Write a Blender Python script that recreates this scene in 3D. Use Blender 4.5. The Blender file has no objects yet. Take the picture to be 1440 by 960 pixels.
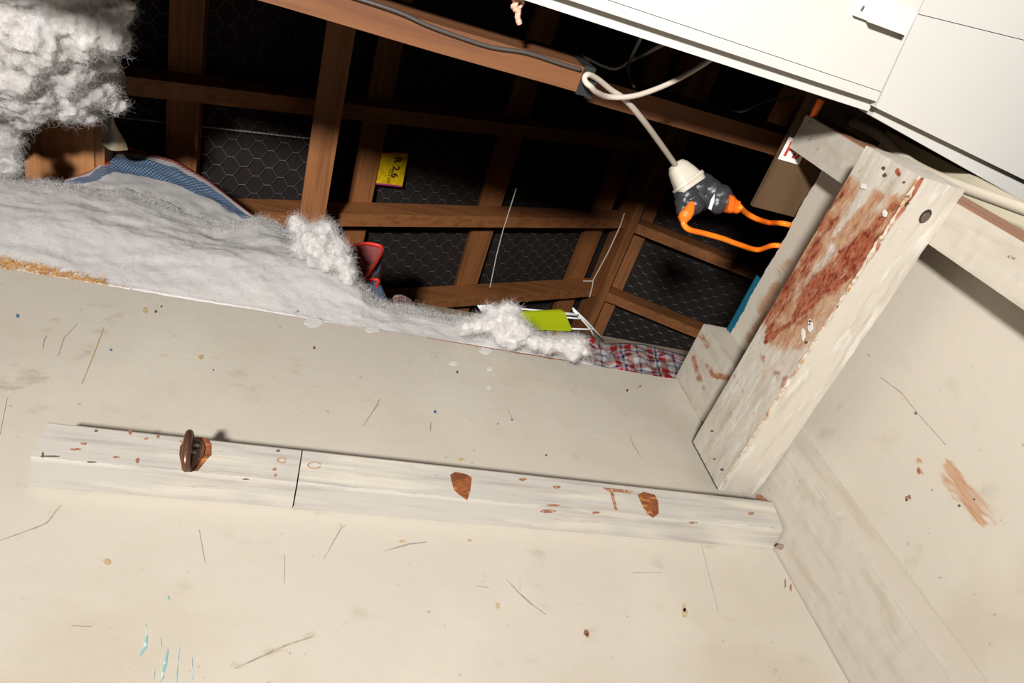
import bpy, bmesh, math, random
import numpy as np
from mathutils import Vector, Matrix, noise
random.seed(7)
S = bpy.context.scene
COL = S.collection

# ------------------------------------------------------------------ camera
FPX = 946.36
R = np.array([[0.9450267, 0.15921057, 0.28561607],
              [-0.29108204, 0.80755538, 0.51295766],
              [-0.14898251, -0.56789639, 0.80950473]])   # world axes in camera axes
U_, _, V_ = np.linalg.svd(R); R = U_ @ V_
CAM = np.array([0.0, 0.0, 1.35])
cd = bpy.data.cameras.new('camera'); cam = bpy.data.objects.new('camera', cd); COL.objects.link(cam)
cd.sensor_width = 36.0; cd.lens = FPX / 1440 * 36.0; cd.clip_start = 0.01
mw = Matrix.Identity(4)
for i in range(3):
    mw[i][0] = R[i, 0]; mw[i][1] = -R[i, 1]; mw[i][2] = -R[i, 2]; mw[i][3] = CAM[i]
cam.matrix_world = mw
S.camera = cam

# ------------------------------------------------------------------ world, flash, exposure
w = bpy.data.worlds.new('world'); S.world = w; w.use_nodes = True
w.node_tree.nodes['Background'].inputs[0].default_value = (1.0, 0.93, 0.85, 1)
w.node_tree.nodes['Background'].inputs[1].default_value = 0.001
S.view_settings.view_transform = 'Standard'; S.view_settings.look = 'None'
S.view_settings.exposure = 0.0; S.view_settings.gamma = 1.0; S.view_settings.use_curve_mapping = False

def ray(x, y):
    return R @ np.array([(x - 720) / FPX, (y - 480) / FPX, 1.0])
def on(x, y, ax, v):
    """point where the sight line of a photo pixel meets the plane axis=v (v relative to the camera)"""
    d = ray(x, y)
    if ax == 9:      # the leaning front face of the hook rails
        return d * ((v - RAILK * .584) / (d[1] - RAILK * d[2])) + CAM
    return d * (v / d[ax]) + CAM
RAILK = -.233
def at(x, y, depth):
    return ray(x, y) * depth + CAM
def px(p):
    c = R.T @ (np.array(p) - CAM); return c[0] / c[2] * FPX + 720, c[1] / c[2] * FPX + 480

FLASH = np.array([-0.60, -0.74, -0.90]) + CAM
ld = bpy.data.lights.new('camera_flash', 'SPOT'); lo = bpy.data.objects.new('camera_flash', ld); COL.objects.link(lo)
ld.energy = 470; ld.color = (1.0, 0.97, 0.925); ld.shadow_soft_size = 0.085
ld.spot_size = math.radians(96); ld.spot_blend = 1.0
tgt = at(840, -30, 1.4)
lo.location = FLASH
lo.rotation_euler = (Vector(tgt) - Vector(FLASH)).to_track_quat('-Z', 'Y').to_euler()

# ------------------------------------------------------------------ helpers
def lin(r, g, b):
    f = lambda c: (c / 255) / 12.92 if c <= 10 else (((c / 255) + .055) / 1.055) ** 2.4
    return (f(r), f(g), f(b), 1)

PAINT = .62
def pl(r, g, b):
    return tuple(c * PAINT for c in lin(r, g, b)[:3]) + (1,)
def M(name, col, rough=.6, layers=(), bump=None, metal=0.0, attr=None, sheen=0.0, spec=.4):
    """layers: (colour, scale_xyz, lo, hi, amount, detail); bump: (scale_xyz, strength, distance); attr: (name, colour_a, colour_b, noise_scale)"""
    m = bpy.data.materials.new(name); m.use_nodes = True
    nt = m.node_tree; N = nt.nodes; L = nt.links
    b = N['Principled BSDF']; b.inputs['Roughness'].default_value = rough; b.inputs['Metallic'].default_value = metal
    b.inputs['Specular IOR Level'].default_value = spec
    if sheen: b.inputs['Sheen Weight'].default_value = sheen
    tc = N.new('ShaderNodeTexCoord')
    def noise_fac(scale, det=4, rgh=.55):
        mp = N.new('ShaderNodeMapping'); mp.inputs['Scale'].default_value = scale
        L.new(tc.outputs['Object'], mp.inputs['Vector'])
        n = N.new('ShaderNodeTexNoise'); n.inputs['Scale'].default_value = 1; n.inputs['Detail'].default_value = det
        n.inputs['Roughness'].default_value = rgh
        L.new(mp.outputs[0], n.inputs['Vector']); return n.outputs['Fac']
    def mrange(sock, a, c, o0=0, o1=1):
        r = N.new('ShaderNodeMapRange'); r.clamp = True; r.interpolation_type = 'SMOOTHSTEP'
        r.inputs[1].default_value = a; r.inputs[2].default_value = c; r.inputs[3].default_value = o0; r.inputs[4].default_value = o1
        L.new(sock, r.inputs[0]); return r.outputs[0]
    def mix(fac, a, c):
        x = N.new('ShaderNodeMix'); x.data_type = 'RGBA'
        if isinstance(fac, (int, float)): x.inputs[0].default_value = fac
        else: L.new(fac, x.inputs[0])
        for i, v in ((6, a), (7, c)):
            if isinstance(v, tuple): x.inputs[i].default_value = v
            else: L.new(v, x.inputs[i])
        return x.outputs[2]
    def mul(a, c):
        x = N.new('ShaderNodeMath'); x.operation = 'MULTIPLY'
        L.new(a, x.inputs[0])
        if isinstance(c, (int, float)): x.inputs[1].default_value = c
        else: L.new(c, x.inputs[1])
        return x.outputs[0]
    def add(a, c):
        x = N.new('ShaderNodeMath'); x.operation = 'ADD'; L.new(a, x.inputs[0])
        if isinstance(c, (int, float)): x.inputs[1].default_value = c
        else: L.new(c, x.inputs[1])
        return x.outputs[0]
    cur = col
    for (c2, sc, a, h, amt, det) in layers:
        cur = mix(mrange(noise_fac(sc, det), a, h, 0, amt), cur, c2)
    if attr:
        for (an, ca, cb, nsc, k) in attr:
            at_ = N.new('ShaderNodeAttribute'); at_.attribute_name = an
            n1 = noise_fac(nsc, 8, .7)
            f = mrange(add(mul(n1, k), at_.outputs['Fac']), .62 * k + .18, .62 * k + .52)
            f = mul(f, mrange(at_.outputs['Fac'], .02, .25))
            cc = mix(mrange(noise_fac(tuple(v * 2.1 for v in nsc), 6, .7), .38, .62), ca, cb)
            cur = mix(f, cur, cc)
    if isinstance(cur, tuple): b.inputs['Base Color'].default_value = cur
    else: L.new(cur, b.inputs['Base Color'])
    if bump:
        bn = N.new('ShaderNodeBump'); bn.inputs['Strength'].default_value = bump[1]; bn.inputs['Distance'].default_value = bump[2]
        L.new(noise_fac(bump[0], 6, .6), bn.inputs['Height']); L.new(bn.outputs[0], b.inputs['Normal'])
    return m

def tag(o, label=None, cat=None, group=None, kind=None):
    if label: o['label'] = label
    if cat: o['category'] = cat
    if group: o['group'] = group
    if kind: o['kind'] = kind
    return o

def empty(name, loc):
    o = bpy.data.objects.new(name, None); COL.objects.link(o); o.location = loc; o.empty_display_size = .05
    return o

class MB:
    def __init__(s): s.v = []; s.f = []; s.mi = []; s.cur = 0; s.uv = {}
    def add(s, vs, fs):
        b = len(s.v); s.v += [tuple(map(float, q)) for q in vs]
        for f in fs: s.f.append(tuple(b + i for i in f)); s.mi.append(s.cur)
        return b
    def box(s, lo_, hi_):
        x0, y0, z0 = lo_; x1, y1, z1 = hi_
        s.add([(x0, y0, z0), (x1, y0, z0), (x1, y1, z0), (x0, y1, z0), (x0, y0, z1), (x1, y0, z1), (x1, y1, z1), (x0, y1, z1)],
              [(0, 3, 2, 1), (4, 5, 6, 7), (0, 1, 5, 4), (1, 2, 6, 5), (2, 3, 7, 6), (3, 0, 4, 7)])
    def bar(s, a, b, wvec, hvec):
        """box from a to b with half-width vector wvec and half-height vector hvec"""
        a, b, w_, h_ = map(np.array, (a, b, wvec, hvec))
        vs = [a - w_ - h_, a + w_ - h_, a + w_ + h_, a - w_ + h_, b - w_ - h_, b + w_ - h_, b + w_ + h_, b - w_ + h_]
        s.add(vs, [(0, 1, 2, 3), (7, 6, 5, 4), (0, 4, 5, 1), (1, 5, 6, 2), (2, 6, 7, 3), (3, 7, 4, 0)])
    def prism(s, pts, vec):
        pts = [np.array(p, float) for p in pts]; n = len(pts); vec = np.array(vec, float)
        s.add(pts + [p + vec for p in pts], [tuple(range(n - 1, -1, -1)), tuple(range(n, 2 * n))] + [(i, (i + 1) % n, n + (i + 1) % n, n + i) for i in range(n)])
    def tube(s, pts, r, n=8, closed=False, caps=True):
        P = [np.array(p, float) for p in pts]; m = len(P)
        rr = r if hasattr(r, '__len__') else [r] * m
        base = len(s.v); prev = None; vs = []
        for i in range(m):
            t = P[(i + 1) % m] - P[i - 1] if closed else P[min(i + 1, m - 1)] - P[max(i - 1, 0)]
            t = t / (np.linalg.norm(t) + 1e-12)
            if prev is None:
                u = np.cross(t, (0, 0, 1.0)) if abs(t[2]) < .9 else np.cross(t, (1.0, 0, 0))
            else: u = prev - t * np.dot(prev, t)
            u = u / (np.linalg.norm(u) + 1e-12); prev = u; v_ = np.cross(t, u)
            for k in range(n):
                a = 2 * math.pi * k / n; vs.append(P[i] + rr[i] * (math.cos(a) * u + math.sin(a) * v_))
        fs = []
        for i in range(m if closed else m - 1):
            j = (i + 1) % m
            for k in range(n):
                fs.append((i * n + k, i * n + (k + 1) % n, j * n + (k + 1) % n, j * n + k))
        if caps and not closed: fs += [tuple(range(n - 1, -1, -1)), tuple((m - 1) * n + k for k in range(n))]
        s.add(vs, fs)
    def build(s, name, mats, parent=None, smooth=False, origin=None, weld=False, recalc=True):
        me = bpy.data.meshes.new(name)
        V = np.array(s.v)
        if parent is not None: o0 = np.array(parent['_o']) if '_o' in parent else np.array(parent.location)
        elif origin is not None: o0 = np.array(origin)
        else: o0 = np.array([(V[:, 0].min() + V[:, 0].max()) / 2, (V[:, 1].min() + V[:, 1].max()) / 2, V[:, 2].min()])
        me.from_pydata((V - o0).tolist(), [], s.f)
        for m in (mats if isinstance(mats, (list, tuple)) else [mats]): me.materials.append(m)
        me.polygons.foreach_set('material_index', s.mi)
        if weld or recalc:
            bm = bmesh.new(); bm.from_mesh(me)
            if weld: bmesh.ops.remove_doubles(bm, verts=bm.verts, dist=1e-5)
            if recalc: bmesh.ops.recalc_face_normals(bm, faces=bm.faces)
            bm.to_mesh(me); bm.free()
        if smooth: me.polygons.foreach_set('use_smooth', [True] * len(me.polygons))
        ob = bpy.data.objects.new(name, me); COL.objects.link(ob)
        if parent is not None:
            ob.parent = parent
            ob.location = (0, 0, 0)
        else: ob.location = o0
        WORLD_O[ob.name] = o0
        return ob
WORLD_O = {}
# parts keep their parent's origin, so a sub-part of a part sits on the same origin
def child(mb, name, mat, parent, **k):
    o0 = WORLD_O.get(parent.name)
    if o0 is None: o0 = np.array(parent.location)
    mb2 = mb
    me_o = MB.build(mb2, name, mat, None, origin=o0, **k)
    me_o.parent = parent; me_o.location = (0, 0, 0)
    return me_o

def setattr_v(ob, name, fn):
    me = ob.data; a = me.attributes.new(name, 'FLOAT', 'POINT')
    o0 = WORLD_O[ob.name]
    a.data.foreach_set('value', [fn(np.array(v.co) + o0) for v in me.vertices])

def grid_box(lo_, hi_, n, deform=None):
    """box with every face divided n=(nx,ny,nz), welded on build"""
    mb = MB(); lo_ = np.array(lo_, float); hi_ = np.array(hi_, float)
    for ax in range(3):
        a, b = [i for i in range(3) if i != ax]
        for side in (lo_[ax], hi_[ax]):
            vs = []; fs = []
            for i in range(n[a] + 1):
                for j in range(n[b] + 1):
                    p = np.zeros(3); p[ax] = side
                    p[a] = lo_[a] + (hi_[a] - lo_[a]) * i / n[a]; p[b] = lo_[b] + (hi_[b] - lo_[b]) * j / n[b]
                    vs.append(deform(p) if deform else p)
            for i in range(n[a]):
                for j in range(n[b]):
                    q = i * (n[b] + 1) + j; fs.append((q, q + 1, q + n[b] + 2, q + n[b] + 1))
            mb.add(vs, fs)
    return mb

def seg_d(p, a, b):
    ax, ay = a; bx, by = b; dx, dy = bx - ax, by - ay
    t = ((p[0] - ax) * dx + (p[1] - ay) * dy) / (dx * dx + dy * dy + 1e-9); t = max(0, min(1, t))
    return math.hypot(p[0] - ax - t * dx, p[1] - ay - t * dy)
def stain_fn(strokes):
    def f(p):
        q = px(p); v = 0
        for (a, b, r, s) in strokes:
            d = seg_d(q, a, b)
            if d < 2 * r: v = max(v, s * (1 - max(0, (d - r * .55)) / (r * 1.45)) if d > r * .55 else s)
        return v
    return f

def nz(p, sc, seed=0): return noise.noise(Vector((p[0] * sc + seed, p[1] * sc + seed * 1.7, p[2] * sc - seed)))
def fr(p, sc, seed=0, o=4): return noise.fractal(Vector((p[0] * sc + seed, p[1] * sc - seed, p[2] * sc + seed * .5)), 1.0, 2.0, o)

# ------------------------------------------------------------------ materials
SM = lin(170, 150, 118)
cream = M('cream_wall_paint', (.452, .412, .352, 1), .5,
          layers=((pl(192, 174, 148), (3, 3, 5), .5, .75, .35, 5), (pl(172, 154, 128), (18, 18, 22), .6, .78, .35, 6), (pl(236, 229, 214), (5, 5, 4), .5, .7, .35, 4),
                  (pl(120, 100, 80), (90, 90, 90), .7, .78, .45, 3)),
          bump=((60, 60, 60), .25, .002),
          attr=(('smudge', pl(196, 184, 163), pl(208, 196, 175), (24, 24, 40), 1.6), ('stain', pl(196, 148, 114), pl(214, 180, 150), (60, 330, 16), 1.2)))
rail_paint = M('rail_paint', (.345, .325, .295, 1), .6,
               layers=((pl(160, 150, 142), (7, 90, 120), .46, .68, .5, 6), (pl(232, 224, 205), (5, 40, 60), .5, .7, .5, 5),
                       (pl(130, 95, 70), (40, 140, 160), .68, .76, .6, 5)),
               bump=((10, 120, 160), .3, .002))
white_gloss = M('white_panel_paint', (.505, .492, .466, 1), .4, layers=((pl(236, 226, 206), (6, 6, 6), .5, .75, .35, 4),), bump=((40, 40, 40), .05, .002))
white_plastic = M('white_plastic', (.56, .55, .545, 1), .3)
beam_paint = M('stained_white_paint', (.43, .39, .335, 1), .42,
               layers=((pl(184, 168, 146), (60, 9, 40), .48, .7, .5, 6), (pl(236, 232, 224), (50, 14, 50), .54, .66, .7, 6), (pl(140, 110, 88), (200, 120, 200), .70, .76, .5, 4)),
               bump=((70, 30, 70), .3, .003),
               attr=(('wash', pl(188, 136, 104), pl(206, 172, 140), (60, 26, 60), 1.2), ('stain', pl(128, 50, 32), pl(186, 112, 82), (110, 34, 80), 1.7)))
stud_paint = M('stud_paint', (.43, .39, .335, 1), .5,
               layers=((pl(190, 176, 152), (50, 50, 9), .48, .7, .45, 6), (pl(120, 90, 70), (150, 150, 120), .70, .77, .5, 4)),
               bump=((60, 60, 14), .3, .002), attr=(('stain', pl(160, 96, 68), pl(200, 150, 120), (160, 160, 60), 1.5),))
ridge_paint = M('lifted_paint_flakes', (.45, .39, .30, 1), .5, layers=((pl(196, 134, 70), (60, 60, 60), .5, .62, .8, 4), (pl(128, 66, 44), (90, 70, 90), .58, .68, .9, 4)), bump=((220, 220, 220), .8, .004))
flake_white = M('white_plaster_chip', (.55, .535, .51, 1), .8, bump=((300, 300, 300), .6, .003))
def wood(name, along, base, dark, rough=.7):
    st = [70, 70, 70]; st[along] = 3.0
    st2 = [9, 9, 9]; st2[along] = 1.2
    return M(name, base, rough, layers=((dark, tuple(st), .42, .68, .75, 6), (tuple(c * .55 for c in dark[:3]) + (1,), tuple(st2), .5, .75, .5, 5), (lin(60, 30, 14), (30, 30, 30), .70, .78, .6, 3)), bump=(tuple(st), .35, .002))
WB = (.29, .113, .036, 1); WD = (.18, .06, .017, 1)
wood_x = wood('rough_sawn_timber_across', 0, WB, WD)
wood_y = wood('rough_sawn_timber_along', 1, WB, WD)
wood_j = wood('joist_timber', 0, (.145, .053, .0165, 1), (.092, .030, .009, 1))
wood_block = wood('block_timber', 1, (.44, .20, .075, 1), (.30, .115, .04, 1))
wood_grey = wood('weathered_timber', 0, (.30, .24, .185, 1), (.2, .155, .115, 1))
raw_wood = wood('raw_edge_wood', 2, (.34, .17, .10, 1), (.2, .09, .05, 1))
bare_wood = M('bare_brown_wood', lin(120, 66, 32), .6, layers=((lin(84, 42, 22), (50, 200, 200), .45, .62, .8, 5), (lin(196, 132, 76), (90, 160, 160), .55, .7, .6, 4)), bump=((120, 300, 300), .6, .003))
olive_board = M('lining_board_paint', (.50, .46, .34, 1), .7, layers=((lin(150, 130, 100), (6, 6, 6), .5, .7, .4, 4),))
underlay = M('black_roof_underlay', (.016, .011, .010, 1), .85, layers=((lin(36, 25, 22), (6, 6, 6), .45, .7, .5, 4),), bump=((30, 12, 30), .4, .01))
wire_mat = M('galvanised_wire', (.15, .14, .13, 1), .55, metal=.3)
wool = M('white_insulation_wool', (.52, .50, .49, 1), .95, layers=((pl(226, 222, 224), (14, 14, 18), .45, .7, .6, 5), (pl(200, 192, 186), (46, 46, 46), .66, .8, .3, 5)), bump=((70, 70, 70), .35, .006), spec=.05)
_b = wool.node_tree.nodes['Principled BSDF']; _b.inputs['Subsurface Weight'].default_value = .7; _b.inputs['Subsurface Scale'].default_value = .012; _b.inputs['Subsurface Radius'].default_value = (1, 1, 1)
fibre = M('insulation_fibre', (.54, .52, .51, 1), .9, spec=.05)
fibre_tan = M('tan_insulation_fibre', lin(200, 150, 84), .9, spec=.1)
bronze = M('dark_bronze', (.115, .052, .03, 1), .34, metal=.55, layers=((lin(120, 84, 66), (60, 60, 60), .5, .7, .5, 4),), spec=.6)
steel = M('screw_steel', (.36, .33, .30, 1), .35, metal=.8)
dark = M('dark_hole', (.02, .015, .012, 1), .9)
black_tape = M('black_plastic_tape', (.028, .029, .033, 1), .34, layers=((lin(70, 70, 76), (70, 70, 70), .56, .7, .5, 4),), bump=((45, 22, 40), .35, .006), spec=.35)
cable_white = M('off_white_cable', (.46, .40, .34, 1), .45)
socket_mat = M('cream_socket_plastic', (.47, .43, .36, 1), .4)
cable_grey = M('grey_cable', (.17, .15, .14, 1), .5)
cable_black = M('black_cable', (.05, .043, .04, 1), .4)
orange = M('orange_cord', (.95, .20, .012, 1), .35)
orange_dull = M('orange_plug_face', (.85, .15, .008, 1), .4)
cardboard = M('brown_cardboard', (.088, .05, .022, 1), .8, layers=((lin(66, 44, 24), (40, 4, 40), .45, .7, .5, 4),))
paper_white = M('white_paper_label', (.72, .68, .66, 1), .6)
red_ink = M('red_print', (.45, .035, .03, 1), .6)
black_ink = M('black_print', (.015, .012, .012, 1), .6)
yellow_lbl = M('yellow_label', (.86, .60, .01, 1), .4, layers=((lin(210, 160, 10), (60, 60, 60), .45, .62, .6, 4),), bump=((60, 60, 60), .4, .004))
magenta = M('magenta_band', (.42, .04, .20, 1), .5)
lime = M('lime_plastic', (.37, .44, .006, 1), .45)
teal = M('teal_plastic', (.006, .075, .12, 1), .4)
rack_white = M('white_coated_wire', (.74, .76, .74, 1), .4)
poly = M('grey_plastic_film', (.30, .27, .22, 1), .3, layers=((lin(160, 130, 80), (30, 8, 30), .5, .65, .7, 3),), bump=((30, 10, 30), .6, .01))
peel = M('pink_torn_paper', (.62, .34, .25, 1), .7, bump=((90, 90, 90), .5, .004))
concrete = M('plain_floor', (.12, .10, .085, 1), .8)
cyan_p = M('cyan_paint', pl(140, 200, 200), .5, layers=((cream.node_tree.nodes['Principled BSDF'].inputs[0].default_value[:3] + (1,), (200, 200, 200), .5, .6, .4, 4),))
cyan_p.node_tree.nodes['Principled BSDF'].inputs[0].default_value = pl(140, 200, 200)
mark_brown = M('brown_scuff', pl(158, 104, 78), .6, layers=((pl(205, 180, 150), (300, 300, 300), .5, .6, .7, 5),))
mark_grey = M('grey_scuff', pl(172, 162, 148), .6, layers=((pl(205, 192, 170), (200, 200, 200), .45, .6, .8, 5),))
mark_tan = M('tan_scuff', pl(205, 176, 130), .6, layers=((pl(218, 205, 180), (200, 200, 200), .5, .6, .8, 5),))
mark_black = M('dark_speck', pl(112, 92, 80), .6)
mark_blue = M('blue_speck', pl(90, 130, 160), .6)
mark_seam = M('seam_grime', pl(150, 134, 118), .7)
gap_dark = M('gap_line', pl(60, 48, 38), .9)

def woven(name, stops, across=True, weave=(260, 200), plaid=None):
    """woven plastic: colour bands read from UV (u along, v across) broken by a fine tape weave"""
    m = bpy.data.materials.new(name); m.use_nodes = True; nt = m.node_tree; N = nt.nodes; L = nt.links
    b = N['Principled BSDF']; b.inputs['Roughness'].default_value = .35
    uv = N.new('ShaderNodeUVMap'); sep = N.new('ShaderNodeSeparateXYZ'); L.new(uv.outputs[0], sep.inputs[0])
    def ramp(sock, st):
        r = N.new('ShaderNodeValToRGB'); r.color_ramp.interpolation = 'CONSTANT'
        e = r.color_ramp.elements
        e[0].position = st[0][0]; e[0].color = st[0][1]; e[1].position = st[1][0]; e[1].color = st[1][1]
        for p, c in st[2:]: q = e.new(p); q.color = c
        L.new(sock, r.inputs[0]); return r.outputs[0]
    def frac(sock, k):
        a = N.new('ShaderNodeMath'); a.operation = 'MULTIPLY'; L.new(sock, a.inputs[0]); a.inputs[1].default_value = k
        f = N.new('ShaderNodeMath'); f.operation = 'FRACT'; L.new(a.outputs[0], f.inputs[0]); return f.outputs[0]
    ch = N.new('ShaderNodeTexChecker'); ch.inputs['Scale'].default_value = 1
    mp = N.new('ShaderNodeMapping'); mp.inputs['Scale'].default_value = (weave[0], weave[1], 1)
    L.new(uv.outputs[0], mp.inputs['Vector']); L.new(mp.outputs[0], ch.inputs['Vector'])
    mx = N.new('ShaderNodeMix'); mx.data_type = 'RGBA'
    if plaid:
        c1 = ramp(frac(sep.outputs[0], plaid[0]), stops); c2 = ramp(frac(sep.outputs[1], plaid[1]), stops)
        L.new(ch.outputs['Fac'], mx.inputs[0]); mx.inputs[0].default_value = .5
        L.new(c1, mx.inputs[6]); L.new(c2, mx.inputs[7])
    else:
        c1 = ramp(sep.outputs[1], stops)
        L.new(c1, mx.inputs[6])
        dk = N.new('ShaderNodeMix'); dk.data_type = 'RGBA'; dk.inputs[0].default_value = .36
        L.new(c1, dk.inputs[6]); dk.inputs[7].default_value = (.72, .70, .69, 1)
        L.new(dk.outputs[2], mx.inputs[7]); L.new(ch.outputs['Fac'], mx.inputs[0])
    L.new(mx.outputs[2], b.inputs['Base Color'])
    bp = N.new('ShaderNodeBump'); bp.inputs['Strength'].default_value = .3; bp.inputs['Distance'].default_value = .001
    L.new(ch.outputs['Fac'], bp.inputs['Height']); L.new(bp.outputs[0], b.inputs['Normal'])
    return m
WH = (.56, .54, .53, 1); BL = (.032, .115, .26, 1); RD = (.40, .025, .022, 1); NV = (.03, .035, .14, 1)
bag_stripe = woven('striped_woven_plastic', [(0, RD), (.07, WH), (.15, BL), (.43, WH), (.86, RD), (.95, BL)], weave=(110, 40))
bag_red = woven('red_woven_plastic', [(0, RD), (.9, WH)], weave=(34, 26))
bag_blue = woven('blue_woven_plastic', [(0, BL), (.8, BL)], weave=(30, 30))
plaid = woven('plaid_woven_plastic', [(0, WH), (.22, RD), (.38, WH), (.44, NV), (.5, WH), (.56, RD), (.72, WH), (.86, NV), (.92, WH)], weave=(260, 120), plaid=(4.2, 1.7))
piping = M('red_piping', (.72, .05, .03, 1), .35)

# ------------------------------------------------------------------ setting: cupboard walls
D = 0.65                         # back wall, in front of the camera
WT = 0.990                       # top of the back wall above the camera
Z0 = CAM[2]
XR = 0.755                       # right wall sheet
def rag(p, amp=.0022):
    p = np.array(p, float)
    if p[2] > Z0 + WT - .001: p[2] += amp * (fr((p[0], 0, 0), 30, 3) + .6 * nz((p[0], 0, 0), 140, 5))
    return p
wb = grid_box((-1.25, D, 0), (.7025, D + .014, Z0 + WT), (330, 1, 150), rag).build('wall_back', cream, weld=True)
tag(wb, 'scuffed cream painted sheet wall under the open roof space', None, kind='structure')
smudges = [((0, 545), (60, 530), 16, .8), ((110, 500), (170, 440), 12, .7), ((60, 470), (85, 440), 8, .6), ((330, 935), (440, 895), 7, .95), ((440, 895), (560, 850), 4, .6), ((800, 860), (840, 830), 14, .55),
           ((20, 760), (100, 700), 5, .6), ((560, 520), (640, 500), 30, .4), ((700, 810), (760, 860), 4, .5), ((250, 720), (290, 790), 6, .5), ((880, 700), (900, 760), 20, .3),
           ((300, 560), (420, 520), 14, .5), ((200, 480), (330, 520), 20, .45), ((780, 540), (900, 580), 24, .4), ((520, 700), (560, 720), 6, .7), ((960, 900), (1060, 850), 16, .4)]
setattr_v(wb, 'smudge', stain_fn([(a, b, r_, s_ * .62) for a, b, r_, s_ in smudges])); setattr_v(wb, 'stain', lambda p: 0.0)

def flat_patch(mb, poly, ax, v, toward, th=.0006):
    vec = np.zeros(3); vec[1 if ax == 9 else ax] = toward * th
    mb.prism([on(x, y, ax, v) for x, y in poly], vec)
def blob_poly(x, y, rx, ry, n=11, seed=0):
    rnd = random.Random(seed + int(x * 7 + y)); ph = rnd.random() * 6
    return [(x + rx * (0.65 + .5 * rnd.random()) * math.cos(ph + 6.283 * k / n), y + ry * (0.65 + .5 * rnd.random()) * math.sin(ph + 6.283 * k / n)) for k in range(n)]
def stroke(mb, pts, wpx, ax, v, toward, th=.0005):
    L_ = []; R_ = []
    rnd = random.Random(int(pts[0][0]))
    for i, (x, y) in enumerate(pts):
        a = pts[max(i - 1, 0)]; b = pts[min(i + 1, len(pts) - 1)]
        dx, dy = b[0] - a[0], b[1] - a[1]; l = math.hypot(dx, dy) + 1e-6
        k = wpx * (.35 if i in (0, len(pts) - 1) else .7 + .5 * rnd.random()) / 2
        L_.append((x - dy / l * k, y + dx / l * k)); R_.append((x + dy / l * k, y - dx / l * k))
    for i in range(len(pts) - 1):
        flat_patch(mb, [L_[i], L_[i + 1], R_[i + 1], R_[i]], ax, v, toward, th)

mb = MB()
for (x, y, rx, ry) in ((440, 453, 13, 8), (523, 464, 11, 3.5), (683, 493, 9, 5), (689, 519, 4, 3), (638, 511, 6, 3), (688, 545, 3, 3), (415, 437, 4, 2)):
    flat_patch(mb, blob_poly(x, y, rx, ry, 15), 1, D, -1, .0008)
child(mb, 'plaster_chip', flake_white, wb); 
for poly_ in ():
    pass
mb = MB()
for pts, wd in (([(712, 815), (730, 834), (748, 850), (767, 864)], 2.0), ([(668, 824), (687, 826)], 1.6), ([(731, 815), (731, 830)], 1.4), ([(540, 775), (575, 765), (600, 762)], 2.2), ([(455, 786), (480, 742), (487, 738)], 1.4), ([(100, 880), (128, 881)], 1.5),
                ([(60, 492), (62, 478), (66, 472)], 1.6), ([(82, 500), (90, 475), (108, 456)], 1.6), ([(510, 600), (530, 570), (534, 560)], 2), ([(714, 575), (720, 588)], 1.8), ([(885, 610), (890, 625), (903, 645)], 1.6), ([(0, 760), (50, 742), (66, 735), (85, 710)], 1.4),
                ([(0, 610), (10, 560)], 1.5), ([(970, 700), (1010, 860)], 1.0), ([(280, 745), (288, 790)], 2), ([(400, 780), (400, 820)], 1.5), ([(890, 805), (930, 805)], 1.2), ([(330, 940), (370, 922), (400, 908), (440, 895)], 2.6)):
    stroke(mb, pts, wd, 1, D, -1)
child(mb, 'grey_scratch', mark_grey, wb)
mb = MB()
for (x, y, rx, ry) in ((824, 889, 4, 5), (1112, 826, 1.5, 6), (826, 893, 3, 3), (1104, 820, 1.2, 8)):
    flat_patch(mb, blob_poly(x, y, rx, ry, 9), 1, D, -1)
stroke(mb, [(606, 594), (605, 606)], 2.2, 1, D, -1)
child(mb, 'brown_scuff', mark_brown, wb)
mb = MB()
for (x, y, rx, ry) in ((204, 437, 4, 5), (283, 502, 4, 4), (565, 761, 5, 2), (648, 646, 5, 2), (700, 852, 4, 5), (963, 862, 4, 7), (962, 855, 3, 6), (150, 790, 6, 5), (660, 760, 4, 2)):
    flat_patch(mb, blob_poly(x, y, rx, ry, 9), 1, D, -1)
stroke(mb, [(146, 460), (135, 490), (115, 540)], 2.4, 1, D, -1)
child(mb, 'tan_scuff', mark_tan, wb)
mb = MB()
for (x, y, r) in ((442, 489, 2.2), (219, 438, 2), (611, 579, 1.0), (768, 640, 1.6), (643, 523, 2), (227, 431, 1.5), (882, 549, 2), (900, 543, 1.5), (700, 596, 1), (720, 590, 1.5), (300, 520, 1.2)):
    flat_patch(mb, blob_poly(x, y, r, r, 8), 1, D, -1)
child(mb, 'dark_speck', mark_black, wb)
mb = MB()
for (x, y, r) in ((25, 444, 3.2), (612, 579, 2.6), (156, 492, 2)):
    flat_patch(mb, blob_poly(x, y, r, r * .9, 9), 1, D, -1)
child(mb, 'blue_speck', mark_blue, wb)
mb = MB()
for pts, wd in (([(236, 913), (232, 935), (226, 958)], 4.5), ([(207, 890), (204, 910), (197, 922)], 5), ([(204, 877), (206, 884)], 4), ([(252, 910), (248, 958)], 3), ([(270, 925), (271, 955)], 2.4), ([(236, 838), (238, 843)], 6), ([(226, 895), (227, 910)], 2.4), ([(218, 940), (216, 958)], 2)):
    stroke(mb, pts, wd, 1, D, -1)
child(mb, 'cyan_paint_drip', cyan_p, wb)
mb = MB()   # raw brown fibre edge that shows along the wall top on the right
ed = []
for i in range(60):
    x = 600 + (812 - 600) * i / 59; y = 375.5 + .1638 * x + 1.0
    ed.append(on(x, y, 1, D - .0004) + np.array([0, 0, .0006 * nz((x, 0, 0), .2)]))
mb.tube(ed, [.0006 + .0010 * (i / 59) * (1 + .5 * nz((i, 0, 0), .37)) for i in range(60)], 5)
child(mb, 'raw_edge', bare_wood, wb)

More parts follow.
